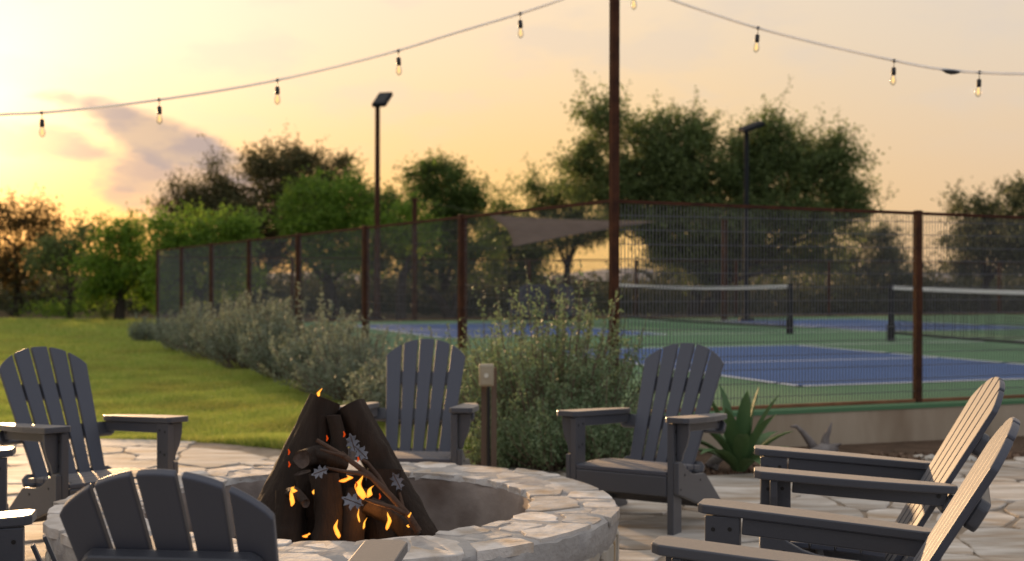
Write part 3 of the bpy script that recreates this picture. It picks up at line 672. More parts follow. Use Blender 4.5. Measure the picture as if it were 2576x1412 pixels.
def oakleaf(px, py, dy, size, rot, tilt):
    size *= 0.82
    size *= 1.05; half = [(0, 0), (.05, .10), (.16, .16), (.30, .14), (.22, .27), (.12, .32), (.30, .42), (.46, .44), (.34, .56), (.17, .58), (.28, .70), (.34, .80), (.18, .80), (.08, .86), (.06, .95), (0, 1)]
    out = half + [(-x, y) for x, y in half[-2:0:-1]]
    c, s = math.cos(rot), math.sin(rot); o0 = lp(px, py, dy)
    def fr(u, v, w):
        v -= 0.5; bend = 0.30 * u * u + 0.22 * v * v
        u *= 0.78; x, z = (u * c - v * s) * size, (u * s + v * c) * size
        return o0 + Vector((x, -bend * size + w + tilt * z, z))
    n_ = len(out); mid = [fr(0, y, 0) for y in (0.1, 0.3, 0.5, 0.7, 0.88)]
    mb = MB(); mb.prism(out, 0.0025, fr)
    lf = mb.build('oak_leaf', 'oakleaf', br, rel=True)
    mb = MB(); mb.tube([q + Vector((0, -0.002, 0)) for q in mid], 0.0018, 5); v_ = mb.build('leaf_vein', 'branch', lf); v_.location = -br.location
oakleaf(888, 1115, -.27, 0.085, 0.35, 0.3); oakleaf(908, 1138, -.28, 0.085, -2.3, 0.4)
oakleaf(806, 1188, -.31, 0.075, 1.9, 0.9); oakleaf(888, 1262, -.34, 0.10, 1.25, 0.5); oakleaf(1000, 1212, -.24, 0.085, 0.5, 0.2)
# flames
fire = empty('fire', tuple(lp(860, 1330, -.2)), 0, 'small orange flames licking out between the charred logs', 'fire')
def flame(px, py, dy, h, w, lean, seed):
    w *= 0.78; r = random.Random(seed); n = 10; rings = 14; mb = MB(); V = []; o0 = lp(px, py, dy); s = Yc / F
    ph = r.uniform(0, 6.28)
    for i in range(rings):
        t = i / (rings - 1); prof = math.sin(math.pi * min(1, (t ** 0.75))) ** 0.8 * (1 - 0.45 * t) + 0.02
        cx = lean * t * h + 0.16 * w * math.sin(t * 6 + ph) * (0.3 + t) * 1.6; 
        for j in range(n):
            a = 2 * math.pi * j / n; k = 1 + 0.22 * math.sin(3 * a + t * 5 + ph)
            V.append(o0 + Vector(((cx + 0.5 * w * prof * k * math.cos(a)) * s, 0.5 * w * prof * k * math.sin(a) * s * 0.7, (t - 0.5) * h * s)))
    mb.add(V, [(i * n + j, i * n + (j + 1) % n, (i + 1) * n + (j + 1) % n, (i + 1) * n + j) for i in range(rings - 1) for j in range(n)] + [tuple(range(n))[::-1], tuple((rings - 1) * n + j for j in range(n))])
    mb.build('flame', 'flame', fire, sm=80, rel=True)
for q in [(733, 1250, -.26, 50, 16, .12, 1), (736, 1234, -.265, 16, 20, .3, 2), (852, 1332, -.30, 46, 17, -.12, 3), (912, 1228, -.29, 58, 30, -.1, 4), (924, 1238, -.295, 30, 18, .5, 14), (866, 1206, -.27, 18, 34, .6, 5),
          (975, 1312, -.31, 44, 15, .1, 6), (905, 1298, -.31, 34, 7, -.1, 7), (914, 1318, -.31, 28, 7, .3, 8), (790, 1237, -.2, 16, 8, 0, 11),
          (770, 1348, -.3, 12, 20, .4, 12), (801, 988, -.0, 22, 12, .3, 16), (1030, 1296, -.30, 14, 8, .2, 17), (1028, 1324, -.32, 8, 9, 0, 18)]: flame(*q)
for px, py, dy in ((822, 1104, -.06), (865, 1094, -.05), (900, 1156, -.24), (726, 1139, -.1), (727, 1170, -.12), (896, 1221, -.3), (955, 1250, -.18), (940, 1275, -.22)):
    mb = MB(); o0 = lp(px, py, dy); mb.tube([o0 + Vector((0, 0, -.010)), o0 + Vector((.004, 0, 0)), o0 + Vector((0, 0, .012))], [.002, .004, .0015], 6); mb.build('ember', 'ember', fire, rel=True)

gl = bpy.data.lights.new('fire_glow', 'POINT'); gl.energy = 0.7; gl.color = (1.0, 0.42, 0.10); gl.shadow_soft_size = 0.06
go = bpy.data.objects.new('fire_glow', gl); COL.objects.link(go); go.parent = fire; go.location = lp(935, 1290, -.30) - fire.location

# ================================================================== ADIRONDACK CHAIRS
def make_chair():
    parts = []     # (name, mesh, material, index of parent part or None)
    def P(name, mb, m='chair', bevel=0.004, par=None, seg=2):
        parts.append((name, mb.mesh(name, bevel, seg, None), m, par)); return len(parts) - 1
    b0 = Vector((0, -0.168, 0.284)); ub = Vector((0, -0.506, 0.8625)); nb_ = Vector((0, 0.8625, 0.506)); TH = 0.022
    def bk(u, v, w): return b0 + Vector((u, 0, 0)) + ub * v + nb_ * w
    R = 0.30; vc = 0.722 - R
    def half(v): return 0.184 + (0.234 - 0.184) * (v / 0.61)
    arc = lambda u: vc + math.sqrt(max(0, R * R - u * u))
    gap = 0.013
    for j in range(5):
        def e(v, k): w = 2 * half(v) ; return -half(v) + w * k / 5
        v0 = -0.07
        l0, r0 = e(v0, j) + (gap / 2 if j else 0), e(v0, j + 1) - (gap / 2 if j < 4 else 0)
        vt = 0.62
        # find side line ends on the arc
        def end(k, sgn):
            v = 0.6
            for _ in range(30): v = arc(e(v, k) + sgn * gap / 2)
            return e(v, k) + sgn * gap / 2, v
        if j == 0: lu, lv = -half(0.605), 0.605
        else: lu, lv = end(j, 1)
        if j == 4: ru, rv = half(0.605), 0.605
        else: ru, rv = end(j + 1, -1)
        pts = [(l0, v0), (r0, v0), (ru, rv)]
        for k in range(1, 6):
            u = ru + (lu - ru) * k / 6; pts.append((u, arc(u)))
        pts.append((lu, lv))
        # rounded upper corners
        mb = MB(); mb.prism(pts, TH, bk); P('back_slat', mb, 'chair_slat', 0.0045)
    # upper back brace with rounded ends, lower brace carrying the arms
    def brace(v, hw, h, th, name):
        mb = MB(); poly = [(-hw, v - h / 2 + .015), (-hw + .015, v - h / 2), (hw - .015, v - h / 2), (hw, v - h / 2 + .015), (hw, v + h / 2 - .018), (hw - .02, v + h / 2), (-hw + .02, v + h / 2), (-hw, v + h / 2 - .018)]
        mb.prism(poly, th, lambda u, v_, w: bk(u, v_, w - TH / 2 - th / 2 - 0.0005)); return P(name, mb, 'chair', 0.007)
    bi = brace(0.478, 0.198, 0.085, 0.034, 'back_brace'); li = brace(0.244, 0.305, 0.075, 0.034, 'arm_brace'); brace(0.0, 0.235, 0.07, 0.03, 'seat_brace')
    for u in (-.15, -.075, 0, .075, .15):
        mb = MB(); mb.tube([bk(u, .458, -TH / 2 - .0335), bk(u, .458, -TH / 2 - .0365)], .006, 8); P('bolt', mb, 'bolt', 0, bi)
    # seat
    ys = [0.292, 0.203, 0.114, 0.025, -0.064]; zs = [0.312, 0.312, 0.309, 0.303, 0.294]
    for j, (y, z) in enumerate(zip(ys, zs)):
        t = [-.05, 0.0, 0.05, 0.085, 0.12][j]; mb = MB(); mb.box((0, y, z), (0.498, 0.083, 0.022), Matrix.Rotation(t, 3, 'X')); si = P('seat_slat', mb, 'chair_slat', 0.004)
        for x in (-.225, .225):
            mb = MB(); mb.tube([(x, y, z + .0105), (x, y, z + .0125)], .005, 8); P('screw', mb, 'bolt', 0, si)
    mb = MB(); mb.box((0, 0.322, 0.248), (0.498, 0.024, 0.098)); P('seat_apron', mb)
    for y, z, h in ((-0.17, 0.10, .055), (0.10, 0.175, .05)):
        mb = MB(); mb.box((0, y, z), (0.565, 0.026, h)); P('stretcher', mb)
    for s in (-1, 1):
        # arm
        poly = [(.243, .335), (.258, .354), (.345, .354), (.366, .330), (.368, .10), (.362, -.02), (.348, -.14), (.330, -.25), (.312, -.325), (.298, -.342), (.262, -.342), (.243, -.30)]
        def af(u, v, w): return Vector((s * u, v, 0.536 + 0.042 * (v + .34) / .694 + w))
        mb = MB(); mb.prism(poly, 0.028, af); P('arm', mb, 'chair', 0.0045)
        mb = MB(); mb.box((s * 0.268, -0.045, 0.514), (0.024, 0.53, 0.050), Matrix.Rotation(0.0604, 3, 'X')); ai = P('arm_rail', mb)
        mb = MB(); mb.tube([(s * .2795, -.28, .51), (s * .2825, -.28, .51)], .008, 8); P('bolt', mb, 'bolt', 0, ai)
        # front leg
        mb = MB(); mb.box((s * 0.268, 0.278, 0.2785), (0.034, 0.105, 0.557)); fi = P('front_leg', mb)
        for y, z in ((.255, .520), (.305, .517), (.262, .415), (.30, .405)):
            for xx in (.2845, .2515):
                mb = MB(); mb.tube([(s * (xx + .001), y, z), (s * (xx - .0015), y, z)], .007, 8); P('bolt', mb, 'bolt', 0, fi)
        # side board sloping to the ground behind
        poly = [(.331, .37), (.331, .215), (.20, .175), (.085, .137), (-.05, .10), (-.20, .035), (-.245, 0), (-.345, 0), (-.365, .022), (-.25, .10), (-.03, .268), (-.012, .276), (.09, .284), (.14, .293), (.185, .308), (.23, .332), (.27, .36), (.295, .37)]
        mb = MB(); mb.prism(poly, 0.026, lambda u, v, w: Vector((s * (0.2985 + w), u, v))); ri = P('side_board', mb)
        for y, z in ((.25, .30), (.30, .235), (.05, .25), (-.17, .115)):
            mb = MB(); mb.tube([(s * .311, y, z), (s * .3135, y, z)], .006, 8); P('bolt', mb, 'bolt', 0, ri)
        # bracket under the arm
        poly = [(.2865, .557), (.352, .557), (.350, .50), (.338, .45), (.320, .41), (.312, .3725), (.2865, .3725)]
        mb = MB(); mb.prism(poly, 0.026, lambda u, v, w: Vector((s * u, 0.286 + w, v))); P('arm_bracket', mb)
    return parts
CHAIR = make_chair()
def place_chair(x, y, rot, label, group='dark Adirondack chairs around the fire pit', z=0.0, sc=1.0):
    root = empty('adirondack_chair', (x, y, z), math.radians(rot), label, 'chair', group); objs = []; root.scale = (sc, sc, sc)
    for name, me, m, par in CHAIR:
        if not me.materials: me.materials.append(MT[m])
        o = bpy.data.objects.new(name, me); COL.objects.link(o); o.parent = root if par is None else objs[par]; objs.append(o)
    return root
place_chair(-2.083, 6.213, 225.1, 'grey Adirondack chair on the left with lawn behind its back')
place_chair(-0.544, 6.998, 175.4, 'grey Adirondack chair behind the fire, seen straight from the front')
place_chair(0.713, 6.626, 149.5, 'grey Adirondack chair right of the fire pit, its seat and front legs in view')
place_chair(-0.66, 3.059, -6.0, 'dark Adirondack chair in the foreground seen from behind', sc=0.972)
place_chair(1.271, 4.76, 79.1, 'Adirondack chair at the right in profile, farther of the two with sunlit backs')
place_chair(0.808, 3.467, 70.4, 'Adirondack chair at the lower right corner, nearer of the two with sunlit backs')
place_chair(-1.662, 3.295, 282.0, 'Adirondack chair cut off by the left edge, nearer one, a pale arm end in view')
place_chair(-2.255, 4.67, 283.0, 'Adirondack chair cut off by the left edge, farther one, only an arm tip in view')
for q, rz, lb in (((1322, 815), 170, 'leftmost of the far chairs under the shade sail'), ((1368, 816), 190, 'middle one of the far chairs under the shade sail'), ((1438, 817), 200, 'rightmost of the far chairs under the shade sail')):
    p = gpt(q[0], q[1], CZ); place_chair(p.x, p.y, rz, 'blurred grey chair, ' + lb, 'chairs beyond the courts', CZ)

# ---------------- thin boards leaning at the pit, lower left
for k, (px, py) in enumerate(((82, 1372), (112, 1350))):
    top = at(px, py, 3.92 + 0.04 * k); b = Vector((top.x + 0.17, top.y + 0.05, 0.012)); d = (b - top).normalized()
    root = empty('kindling_board', tuple(b), 0, ['short thin dark board leaning by the left side of the pit', 'taller thin dark board leaning against the left side of the pit'][k], 'board')
    mb = MB(); mb.bar(top, b, 0.05, 0.012, up=(0.2, 0.1, 1)); mb.build('board', 'chair', root, bevel=0.002, rel=True)

# ================================================================== PLANTS
def tree(name, label, kind, Y, ells, trunk, base_py, lsize=0.115, dens=1.0, seed=1, group='trees beyond the court', cl_r=0.62, per=230, stems=1, depthk=0.8, trunk_r=0.16):
    r = np.random.default_rng(seed)
    tb = at(trunk, base_py, Y); tb.z = max(-0.12, min(tb.z, 0.0)); tb.z = -0.1
    root = empty(name, tuple(tb), 0, label, 'tree', group); base = np.array(tb)
    C = []; cent = []
    for (cx, cy, rx, ry) in ells:
        c0 = np.array(at(cx, cy, Y)); rw, rh = rx * Y / F, ry * Y / F; rd = (rw + rh) / 2 * depthk; c0[1] += r.uniform(-.5, .5) * rd; cent.append(c0)
        k = int(max(5, dens * 10.0 * (rw * rh * rd) ** (2 / 3) / cl_r ** 2))
        u = r.normal(size=(k, 3)); u /= np.linalg.norm(u, axis=1, keepdims=True); u *= (r.uniform(0.25, 1.0, k) ** 0.55)[:, None] * r.uniform(0.85, 1.12, k)[:, None]
        C.append((c0 + u * np.array([rw, rd, rh]), c0))
    LV = []; wood = MB()
    # trunk and limbs
    cc = np.mean(cent, 0); fork = np.array([base[0] + (cc[0] - base[0]) * 0.35, base[1], base[2] + max(0.8, (min(c[2] for c in cent) - base[2]) * 0.55)])
    tr = MB()
    for s_ in range(stems):
        b0 = base + np.array([r.uniform(-.5, .5), r.uniform(-.4, .4), -0.05]) * (stems > 1)
        f2 = fork + np.array([r.uniform(-.9, .9), 0, r.uniform(-.2, .3)]) * (stems > 1)
        mid = (b0 + f2) / 2 + r.normal(size=3) * 0.09
        tr.tube([b0 - np.array([0, 0, .05]), mid, f2], [trunk_r * 1.15, trunk_r, trunk_r * 0.8], 7)
    for (pts, c0) in C:
        m1 = (fork + c0) / 2 + r.normal(size=3) * 0.25 + np.array([0, 0, 0.12])
        tr.tube([fork, m1, c0], [trunk_r * 0.5, trunk_r * 0.32, trunk_r * 0.16], 5, False)
        for p in pts:
            q = c0 + (p - c0) * 0.12; m2 = (q + p) / 2 + r.normal(size=3) * 0.10
            wood.tube([q, m2, p], [0.022, 0.015, 0.006], 3, False)
            k = int(per * r.uniform(0.5, 1.4)); rad = cl_r * r.uniform(0.6, 1.15)
            g = r.normal(size=(k, 3)) * rad * np.array([.48, .48, .38])
            # sprays poking outward
            dirn = (p - c0); dirn /= np.linalg.norm(dirn) + 1e-6
            for _ in range(2):
                tip = p + (dirn + r.normal(size=3) * .6 + np.array([0, 0, .35])) * rad * r.uniform(0.6, 1.05)
                t = r.uniform(0, 1, int(k * .16)); LV.append(leaves(p + (tip - p) * t[:, None] + r.normal(size=(len(t), 3)) * 0.07, lsize * .85, r))
                wood.tube([p, tip], [0.01, 0.004], 3, False)
            LV.append(leaves(p + g, lsize, r))
    tr.build('trunk', 'bark', root, sm=60, rel=True)
    wood.build('branches', 'bark', root, rel=True)
    soup('crown', np.concatenate(LV) - base, 4, LEAF[kind], root)
    return root
tree('oak_tree', 'thin amber backlit oak at the far left edge below the sun', 'amber', 45, [(5, 590, 55, 100), (70, 560, 55, 60), (115, 600, 50, 80), (40, 680, 90, 60)], 35, 795, dens=.75, seed=1, per=150)
tree('oak_tree', 'small dark oak with a forked trunk on the lawn edge at left', 'oak', 41, [(150, 620, 50, 55), (225, 610, 48, 45), (190, 655, 70, 40), (120, 660, 40, 40)], 178, 797, dens=.8, seed=2, per=160, stems=1, trunk_r=.13)
tree('mesquite_tree', 'bright yellow-green tree left of the fence end', 'bright', 38, [(290, 660, 80, 65), (335, 605, 55, 50), (265, 720, 60, 55), (350, 700, 50, 70)], 300, 800, dens=.95, seed=3)
tree('oak_tree', 'large dark brown-green oak dome left of the floodlight pole', 'dark', 47, [(640, 470, 115, 85), (735, 440, 100, 65), (530, 500, 80, 60), (840, 440, 40, 55), (450, 510, 45, 55), (600, 560, 140, 60), (760, 540, 90, 70), (560, 625, 90, 45), (700, 615, 100, 50)], 660, 795, dens=1.05, seed=4, stems=2, cl_r=.7, trunk_r=.2)
tree('mesquite_tree', 'drooping light green tree above the far end of the fence', 'bright', 36, [(425, 590, 65, 60), (530, 580, 85, 45), (610, 600, 45, 38), (470, 640, 90, 50), (560, 690, 90, 60), (430, 720, 60, 60)], 500, 800, dens=.9, seed=5)
tree('mesquite_tree', 'vivid green tree just left of the floodlight pole', 'bright', 41, [(790, 535, 95, 70), (865, 500, 60, 65), (735, 575, 50, 38), (850, 570, 80, 45), (830, 640, 90, 40)], 835, 800, dens=.95, seed=6, trunk_r=.22)
tree('oak_tree', 'dark green tree directly behind the floodlight pole', 'mid', 46, [(940, 500, 60, 55), (960, 570, 80, 60), (950, 645, 90, 50)], 945, 798, dens=1.0, seed=7)
tree('mesquite_tree', 'low light green tree right of the floodlight pole', 'bright', 39, [(1000, 555, 50, 42), (1040, 590, 60, 40)], 1010, 800, dens=.85, seed=8)
tree('oak_tree', 'upright oak with two pointed tops in the middle distance', 'mid', 43, [(1065, 440, 55, 50), (1150, 470, 60, 55), (1090, 540, 105, 65), (1190, 530, 40, 60), (1120, 610, 110, 55), (1200, 650, 80, 45), (1060, 670, 60, 40)], 1110, 798, dens=.95, seed=9, stems=2)
tree('oak_tree', 'small rounded oak in the gap above the shade sail', 'mid', 48, [(1270, 530, 36, 48), (1262, 600, 60, 60), (1330, 600, 70, 60), (1300, 680, 70, 50)], 1280, 796, dens=.9, seed=10)
tree('oak_tree', 'oak with a forked trunk left of the tall rusty pole', 'oak', 45, [(1360, 500, 60, 50), (1440, 500, 70, 55), (1400, 580, 100, 50), (1500, 570, 60, 50)], 1428, 795, dens=.85, seed=11, stems=1, trunk_r=.15)
tree('oak_tree', 'very large spreading live oak behind the right part of the court', 'oak', 40,
     [(1505, 330, 60, 75), (1470, 420, 50, 60), (1615, 395, 100, 100), (1715, 335, 55, 75), (1770, 440, 130, 100), (1930, 330, 50, 62), (1920, 460, 120, 90), (2045, 430, 85, 75), (2110, 390, 45, 50), (2150, 470, 50, 26), (2010, 560, 110, 60), (1800, 570, 190, 70), (1640, 540, 100, 80), (1900, 640, 150, 55), (2060, 640, 70, 60), (1690, 430, 80, 65), (1850, 410, 75, 70), (1990, 395, 60, 50), (2105, 500, 70, 45), (1560, 470, 80, 60), (1740, 650, 110, 50), (2130, 560, 45, 40)], 1740, 800, dens=1.35, seed=12, stems=3, cl_r=.66, trunk_r=.2, per=210)
tree('oak_tree', 'small oak between the big live oak and the right fence post', 'grey', 47, [(2215, 620, 55, 55), (2250, 670, 60, 50), (2160, 680, 50, 50)], 2220, 795, dens=.9, seed=13)
tree('oak_tree', 'greyish oak above the fence at the right', 'grey', 42, [(2440, 530, 55, 58), (2500, 575, 75, 70), (2430, 640, 70, 60), (2540, 640, 60, 70)], 2480, 797, dens=.85, seed=14)
tree('oak_tree', 'tall oak cut by the right edge of the photo', 'grey', 40, [(2600, 500, 62, 70), (2630, 580, 80, 90), (2580, 620, 50, 60)], 2620, 798, dens=.9, seed=15)
tree('oak_tree', 'low bushy tree far behind the nets in the centre right', 'grey', 50, [(1640, 650, 40, 40), (1700, 690, 60, 40)], 1670, 790, dens=.8, seed=16, per=120)

# understorey: one far mass of brush
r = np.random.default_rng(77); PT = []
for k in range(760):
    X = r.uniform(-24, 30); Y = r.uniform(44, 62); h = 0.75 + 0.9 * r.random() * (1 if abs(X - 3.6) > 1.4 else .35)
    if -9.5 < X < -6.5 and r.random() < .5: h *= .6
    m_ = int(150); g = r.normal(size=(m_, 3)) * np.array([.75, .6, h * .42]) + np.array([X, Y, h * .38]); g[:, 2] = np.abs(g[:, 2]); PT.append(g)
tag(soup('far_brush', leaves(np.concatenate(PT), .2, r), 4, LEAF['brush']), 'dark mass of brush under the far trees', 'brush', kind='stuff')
# small bright bush on the lawn edge
def bush(name, label, kind, base, w, h, n, seed, lsize=0.05):
    r = np.random.default_rng(seed); root = empty(name, tuple(base), 0, label, 'shrub', 'low bushes at the lawn edge'); P_ = r.normal(size=(n, 3)) * np.array([w * .4, w * .3, h * .3]) + np.array([0, 0, h * .45]); P_[:, 2] = np.abs(P_[:, 2])
    soup('foliage', leaves(P_, lsize, r), 4, LEAF[kind], root)
    mb = MB()
    for i in range(7): mb.tube([(0, 0, 0), (r.normal() * w * .25, r.normal() * w * .2, h * .6)], [.012, .005], 4)
    mb.build('stems', 'stem', root)
p = gpt(142, 799); bush('low_bush', 'small bright yellow-green bush at the foot of the small dark oak', 'bright', p, 1.2, 0.55, 900, 3, .09)
p = gpt(262, 805); bush('low_bush', 'tuft of weeds on the far lawn left of the fence end', 'mid', p, .5, 0.5, 300, 4, .08)

# distant hills
mb = MB(); V = []; nx = 80
for i in range(nx + 1):
    x = -420 + 840 * i / nx; h = 2.6 + 2.2 * math.sin(i * .31) + 1.4 * math.sin(i * .83 + 1)
    V += [(x, 640, -1), (x, 700, max(.5, h + 1)), (x, 760, -1)]
mb.add(V, [(i * 3 + j, (i + 1) * 3 + j, (i + 1) * 3 + j + 1, i * 3 + j + 1) for i in range(nx) for j in range(2)])
tag(mb.build('hills', 'hill', sm=80), kind='structure')

# ---------------- shrubs along the fence
def shrub(label, kind, base, w, h, stems, seed, per=46, lsize=0.034, group='silvery shrubs along the fence', spread=1.0):
    r = np.random.default_rng(seed); root = empty('sage_shrub', tuple(base), 0, label, 'shrub', group); LV = []; mb = MB()
    for i in range(stems):
        a = r.uniform(0, 2 * math.pi); q = math.sqrt(r.random()); hh = h * (1.05 - 0.50 * q ** 2) * r.uniform(.5, 1.0 + .28 * (r.random() < .3)); R_ = w / 2 * q * spread
        b = np.array([R_ * .35 * math.cos(a), R_ * .3 * math.sin(a), 0]); tip = np.array([R_ * math.cos(a) * 1.0, R_ * .8 * math.sin(a), hh]) + r.normal(size=3) * .04
        mid = (b + tip) / 2 + np.array([math.cos(a), math.sin(a), 0]) * R_ * .18 * r.uniform(.3, 1.3)
        t = np.linspace(0, 1, 5)[:, None]; crv = (1 - t) ** 2 * b + 2 * t * (1 - t) * mid + t * t * tip
        mb.tube([tuple(p) for p in crv], [.008, .006, .005, .004, .002], 3, False)
        k = int(per * r.uniform(.6, 1.3)); tt = (r.uniform(0.22, 1, k) ** .8)[:, None]; P_ = (1 - tt) ** 2 * b + 2 * tt * (1 - tt) * mid + tt * tt * tip
        P_ = P_ + r.normal(size=(k, 3)) * .035 * (1.15 - tt * .8)
        LV.append(leaves(P_, lsize, r, .42, .9))
        for _ in range(3):    # side sprigs
            t0 = r.uniform(.35, .9); p0 = (1 - t0) ** 2 * b + 2 * t0 * (1 - t0) * mid + t0 * t0 * tip; d = r.normal(size=3) * .5 + np.array([0, 0, 1.1]); d = d / np.linalg.norm(d) * r.uniform(.10, .28)
            k2 = int(per * .28); s_ = r.uniform(0, 1, k2)[:, None]; LV.append(leaves(p0 + d * s_ + r.normal(size=(k2, 3)) * .014, lsize * .9, r, .42, .9))
    LV = np.concatenate(LV); LV[..., 2] = np.maximum(LV[..., 2], .005)
    mb.build('stems', 'stem', root); soup('foliage', LV, 4, LEAF[kind], root); return root
shr = [(1385, 1141, 1.75, 1.22, 230, 'sagegreen', 'largest green sage shrub, in front of the tall rusty pole'),
       (1250, 1098, 1.5, 1.02, 120, 'sagegreen', 'tall green sage shrub just behind the outlet post'),
       (1060, 1060, 1.6, 0.72, 150, 'sage', 'grey-green shrub directly behind the chair that faces front'),
       (930, 1010, 1.7, 0.78, 150, 'sage', 'silvery shrub at the lawn edge above the leaning logs'),
       (840, 985, 1.6, 0.85, 140, 'sage', 'second silvery shrub left of the leaning logs, by the lawn'),
       (745, 955, 1.7, 0.95, 150, 'sage', 'rounded silvery shrub below the middle fence posts'),
       (640, 930, 1.8, 1.08, 160, 'sage', 'tallest silvery shrub in the row beside the lawn'),
       (560, 905, 1.7, 0.95, 130, 'sage', 'silvery shrub left of the tallest one in the lawn row'),
       (490, 885, 1.7, 0.80, 120, 'sage', 'brownish silvery shrub near the far end of the lawn row'),
       (380, 862, 1.0, 0.50, 60, 'sage', 'small low shrub at the far corner of the retaining wall')]
for i, (px, py, w, h, st, kd, lb) in enumerate(shr):
    b = gpt(px, py, 0.0); shrub(lb, kd, (b.x, b.y, -0.025), w, h, int(st * 1.0), 40 + i, lsize=0.034 if py > 1000 else 0.045)
for i, (px, py, w, h, st, lb) in enumerate(((1262, 1172, .62, .30, 55, 'low feathery shrub at the foot of the outlet post'), (1400, 1180, .85, .42, 90, 'low feathery shrub right of the outlet post at the patio edge'), (1520, 1180, .8, .5, 80, 'feathery shrub seen under the arm of the right chair'))):
    b = gpt(px, py, 0.0); shrub(lb, 'sagegreen', (b.x, b.y, -0.02), w, h, st, 60 + i, lsize=.03, group='low feathery shrubs at the patio edge')

# ---------------- agave
ab = gpt(1872, 1196); root = empty('agave', (ab.x, ab.y + .15, -0.02), 0, 'green spiky agave plant at the patio edge behind the right chair', 'plant'); r = random.Random(5)
for i in range(24):
    a = i * 2.39996; q = i / 24; lean = 0.15 + 1.15 * q; Ln = (0.62 - 0.14 * q) * r.uniform(.85, 1.1) * 0.90; wd = 0.047 * r.uniform(.85, 1.15)
    d = Vector((math.cos(a), math.sin(a), 0)); sd_ = Vector((-d.y, d.x, 0)); V = []; m_ = 9
    for k in range(m_):
        t = k / (m_ - 1); ang_ = lean * (0.62 + 0.5 * t); rr = 0.035 + Ln * t * math.sin(ang_); z = Ln * t * math.cos(ang_) + .03
        wv = wd * (0.72 + 0.9 * t) * (1 - t ** 2.2) ** .8 + .0008; c0 = d * rr + Vector((0, 0, z)); nrm = (d * -math.cos(ang_) + Vector((0, 0, math.sin(ang_))))
        V += [c0 - sd_ * wv + nrm * wv * .45, c0 - nrm * .006 * (1 - t), c0 + sd_ * wv + nrm * wv * .45, c0 + nrm * .006 * (1 - t)]
    mb = MB(); mb.add(V, [(k * 4 + j, k * 4 + (j + 1) % 4, (k + 1) * 4 + (j + 1) % 4, (k + 1) * 4 + j) for k in range(m_ - 1) for j in range(4)] + [(3, 2, 1, 0)])
    mb.build('agave_leaf', 'agave', root, sm=60)

# ---------------- driftwood on the bed
db = gpt(2070, 1150); db.z = -0.02; root = empty('driftwood', tuple(db), 0, 'weathered grey driftwood stump lying in the bed by the wall', 'driftwood'); Yd = db.y + .15
def dw(pts, rad, nm='root_arm'):
    mb = MB(); mb.tube([at(px, py, Yd + k * .02) for k, (px, py) in enumerate(pts)], rad, 8); mb.build(nm, 'drift', root, sm=60, rel=True)
dw([(1990, 1072), (2003, 1071), (2020, 1086), (2040, 1112), (2052, 1132)], [.006, .014, .020, .03, .04])
dw([(2093, 1062), (2086, 1082), (2078, 1100), (2074, 1130)], [.004, .018, .026, .045])
dw([(2118, 1116), (2102, 1120), (2086, 1128), (2060, 1134)], [.006, .018, .035, .04])
dw([(2040, 1140), (2070, 1134), (2105, 1130)], [.03, .06, .04], 'stump')
dw([(2070, 1134), (2066, 1152), (2058, 1170)], [.03, .02, .012])
# fallen leaf litter under the agave
p = gpt(1800, 1180); root = empty('driftwood', (p.x, p.y, -.02), 0, 'small brown wood chunk beside the agave, partly behind the chair', 'wood'); Yd = p.y + .1
dw([(1778, 1172), (1800, 1158), (1826, 1148)], [.02, .04, .012]); dw([(1795, 1180), (1806, 1160)], [.03, .02])
# ---------------- mulch and stones on the bed
r = np.random.default_rng(9); n = 9000; X = r.uniform(0.9, 6.5, n); Y = 8.1 + r.random(n) * 3.0
wl = 9.57 + (X - .77) * (.367 / .93); ok = (Y < wl - .16) & (Y > np.array([patio_edge(x) for x in X]) + .0); P_ = np.stack([X[ok], Y[ok], r.uniform(.002, .03, ok.sum()) + np.array([bedz(a_, b_) for a_, b_ in zip(X[ok], Y[ok])])], 1)
MT['mulch'] = leafmat('mulch_chips', (0.10, 0.055, 0.032), (0.26, 0.17, 0.11), 0.0, .9)
tag(soup('mulch', leaves(P_, .055, r, .5), 4, MT['mulch']), 'brown mulch chips scattered over the bed by the wall', 'mulch', kind='stuff')
rs = random.Random(4)
for i in range(34):
    px = rs.uniform(1990, 2150) if i < 22 else rs.uniform(2350, 2470); x = gpt(px, 1160).x; y = patio_edge(x) + rs.uniform(.05, .35); s_ = rs.uniform(.022, .05)
    bm = bmesh.new(); bmesh.ops.create_icosphere(bm, subdivisions=1, radius=s_)
    for v in bm.verts: v.co = Vector((v.co.x * 1.3, v.co.y, v.co.z * .7)) * rs.uniform(.8, 1.15)
    me = bpy.data.meshes.new('pebble'); bm.to_mesh(me); bm.free(); smooth(me, 50)
    o = link('pebble', me, 'wallstone', None, (x, y, bedz(x, y) + .015)); tag(o, 'small rounded tan stone on the mulch bed behind the patio', 'stone', 'small stones on the mulch bed')

# ---------------- outlet box on a post
ob = gpt(1232, 1202); root = empty('outlet_post', tuple(ob), 0, 'tan weatherproof outlet box on a thin post by the shrubs', 'outlet post'); Yo = ob.y; s = Yo / F
c = at(1224, 944, Yo); mb = MB(); mb.box(c, (37 * s, .055, 56 * s)); bx_ = mb.build('outlet_box', 'box', root, bevel=.010, seg=3, sm=40, rel=True)
mb = MB(); mb.box(c + Vector((0, -.031, 0)), (29 * s, .010, 48 * s)); cv_ = mb.build('cover_plate', 'box', bx_, bevel=.004); cv_.location = -root.location
mb = MB(); mb.tube([c + Vector((0, -.034, -.0)), c + Vector((0, -.046, -.0))], .014, 14); q = mb.build('round_switch', 'button', bx_, sm=40); q.location = -root.location
mb = MB(); t_ = at(1229, 972, Yo); mb.tube([(t_.x, Yo, t_.z), (t_.x, Yo, -.03)], .012, 10); mb.build('conduit', 'bolt', root, sm=40, rel=True)
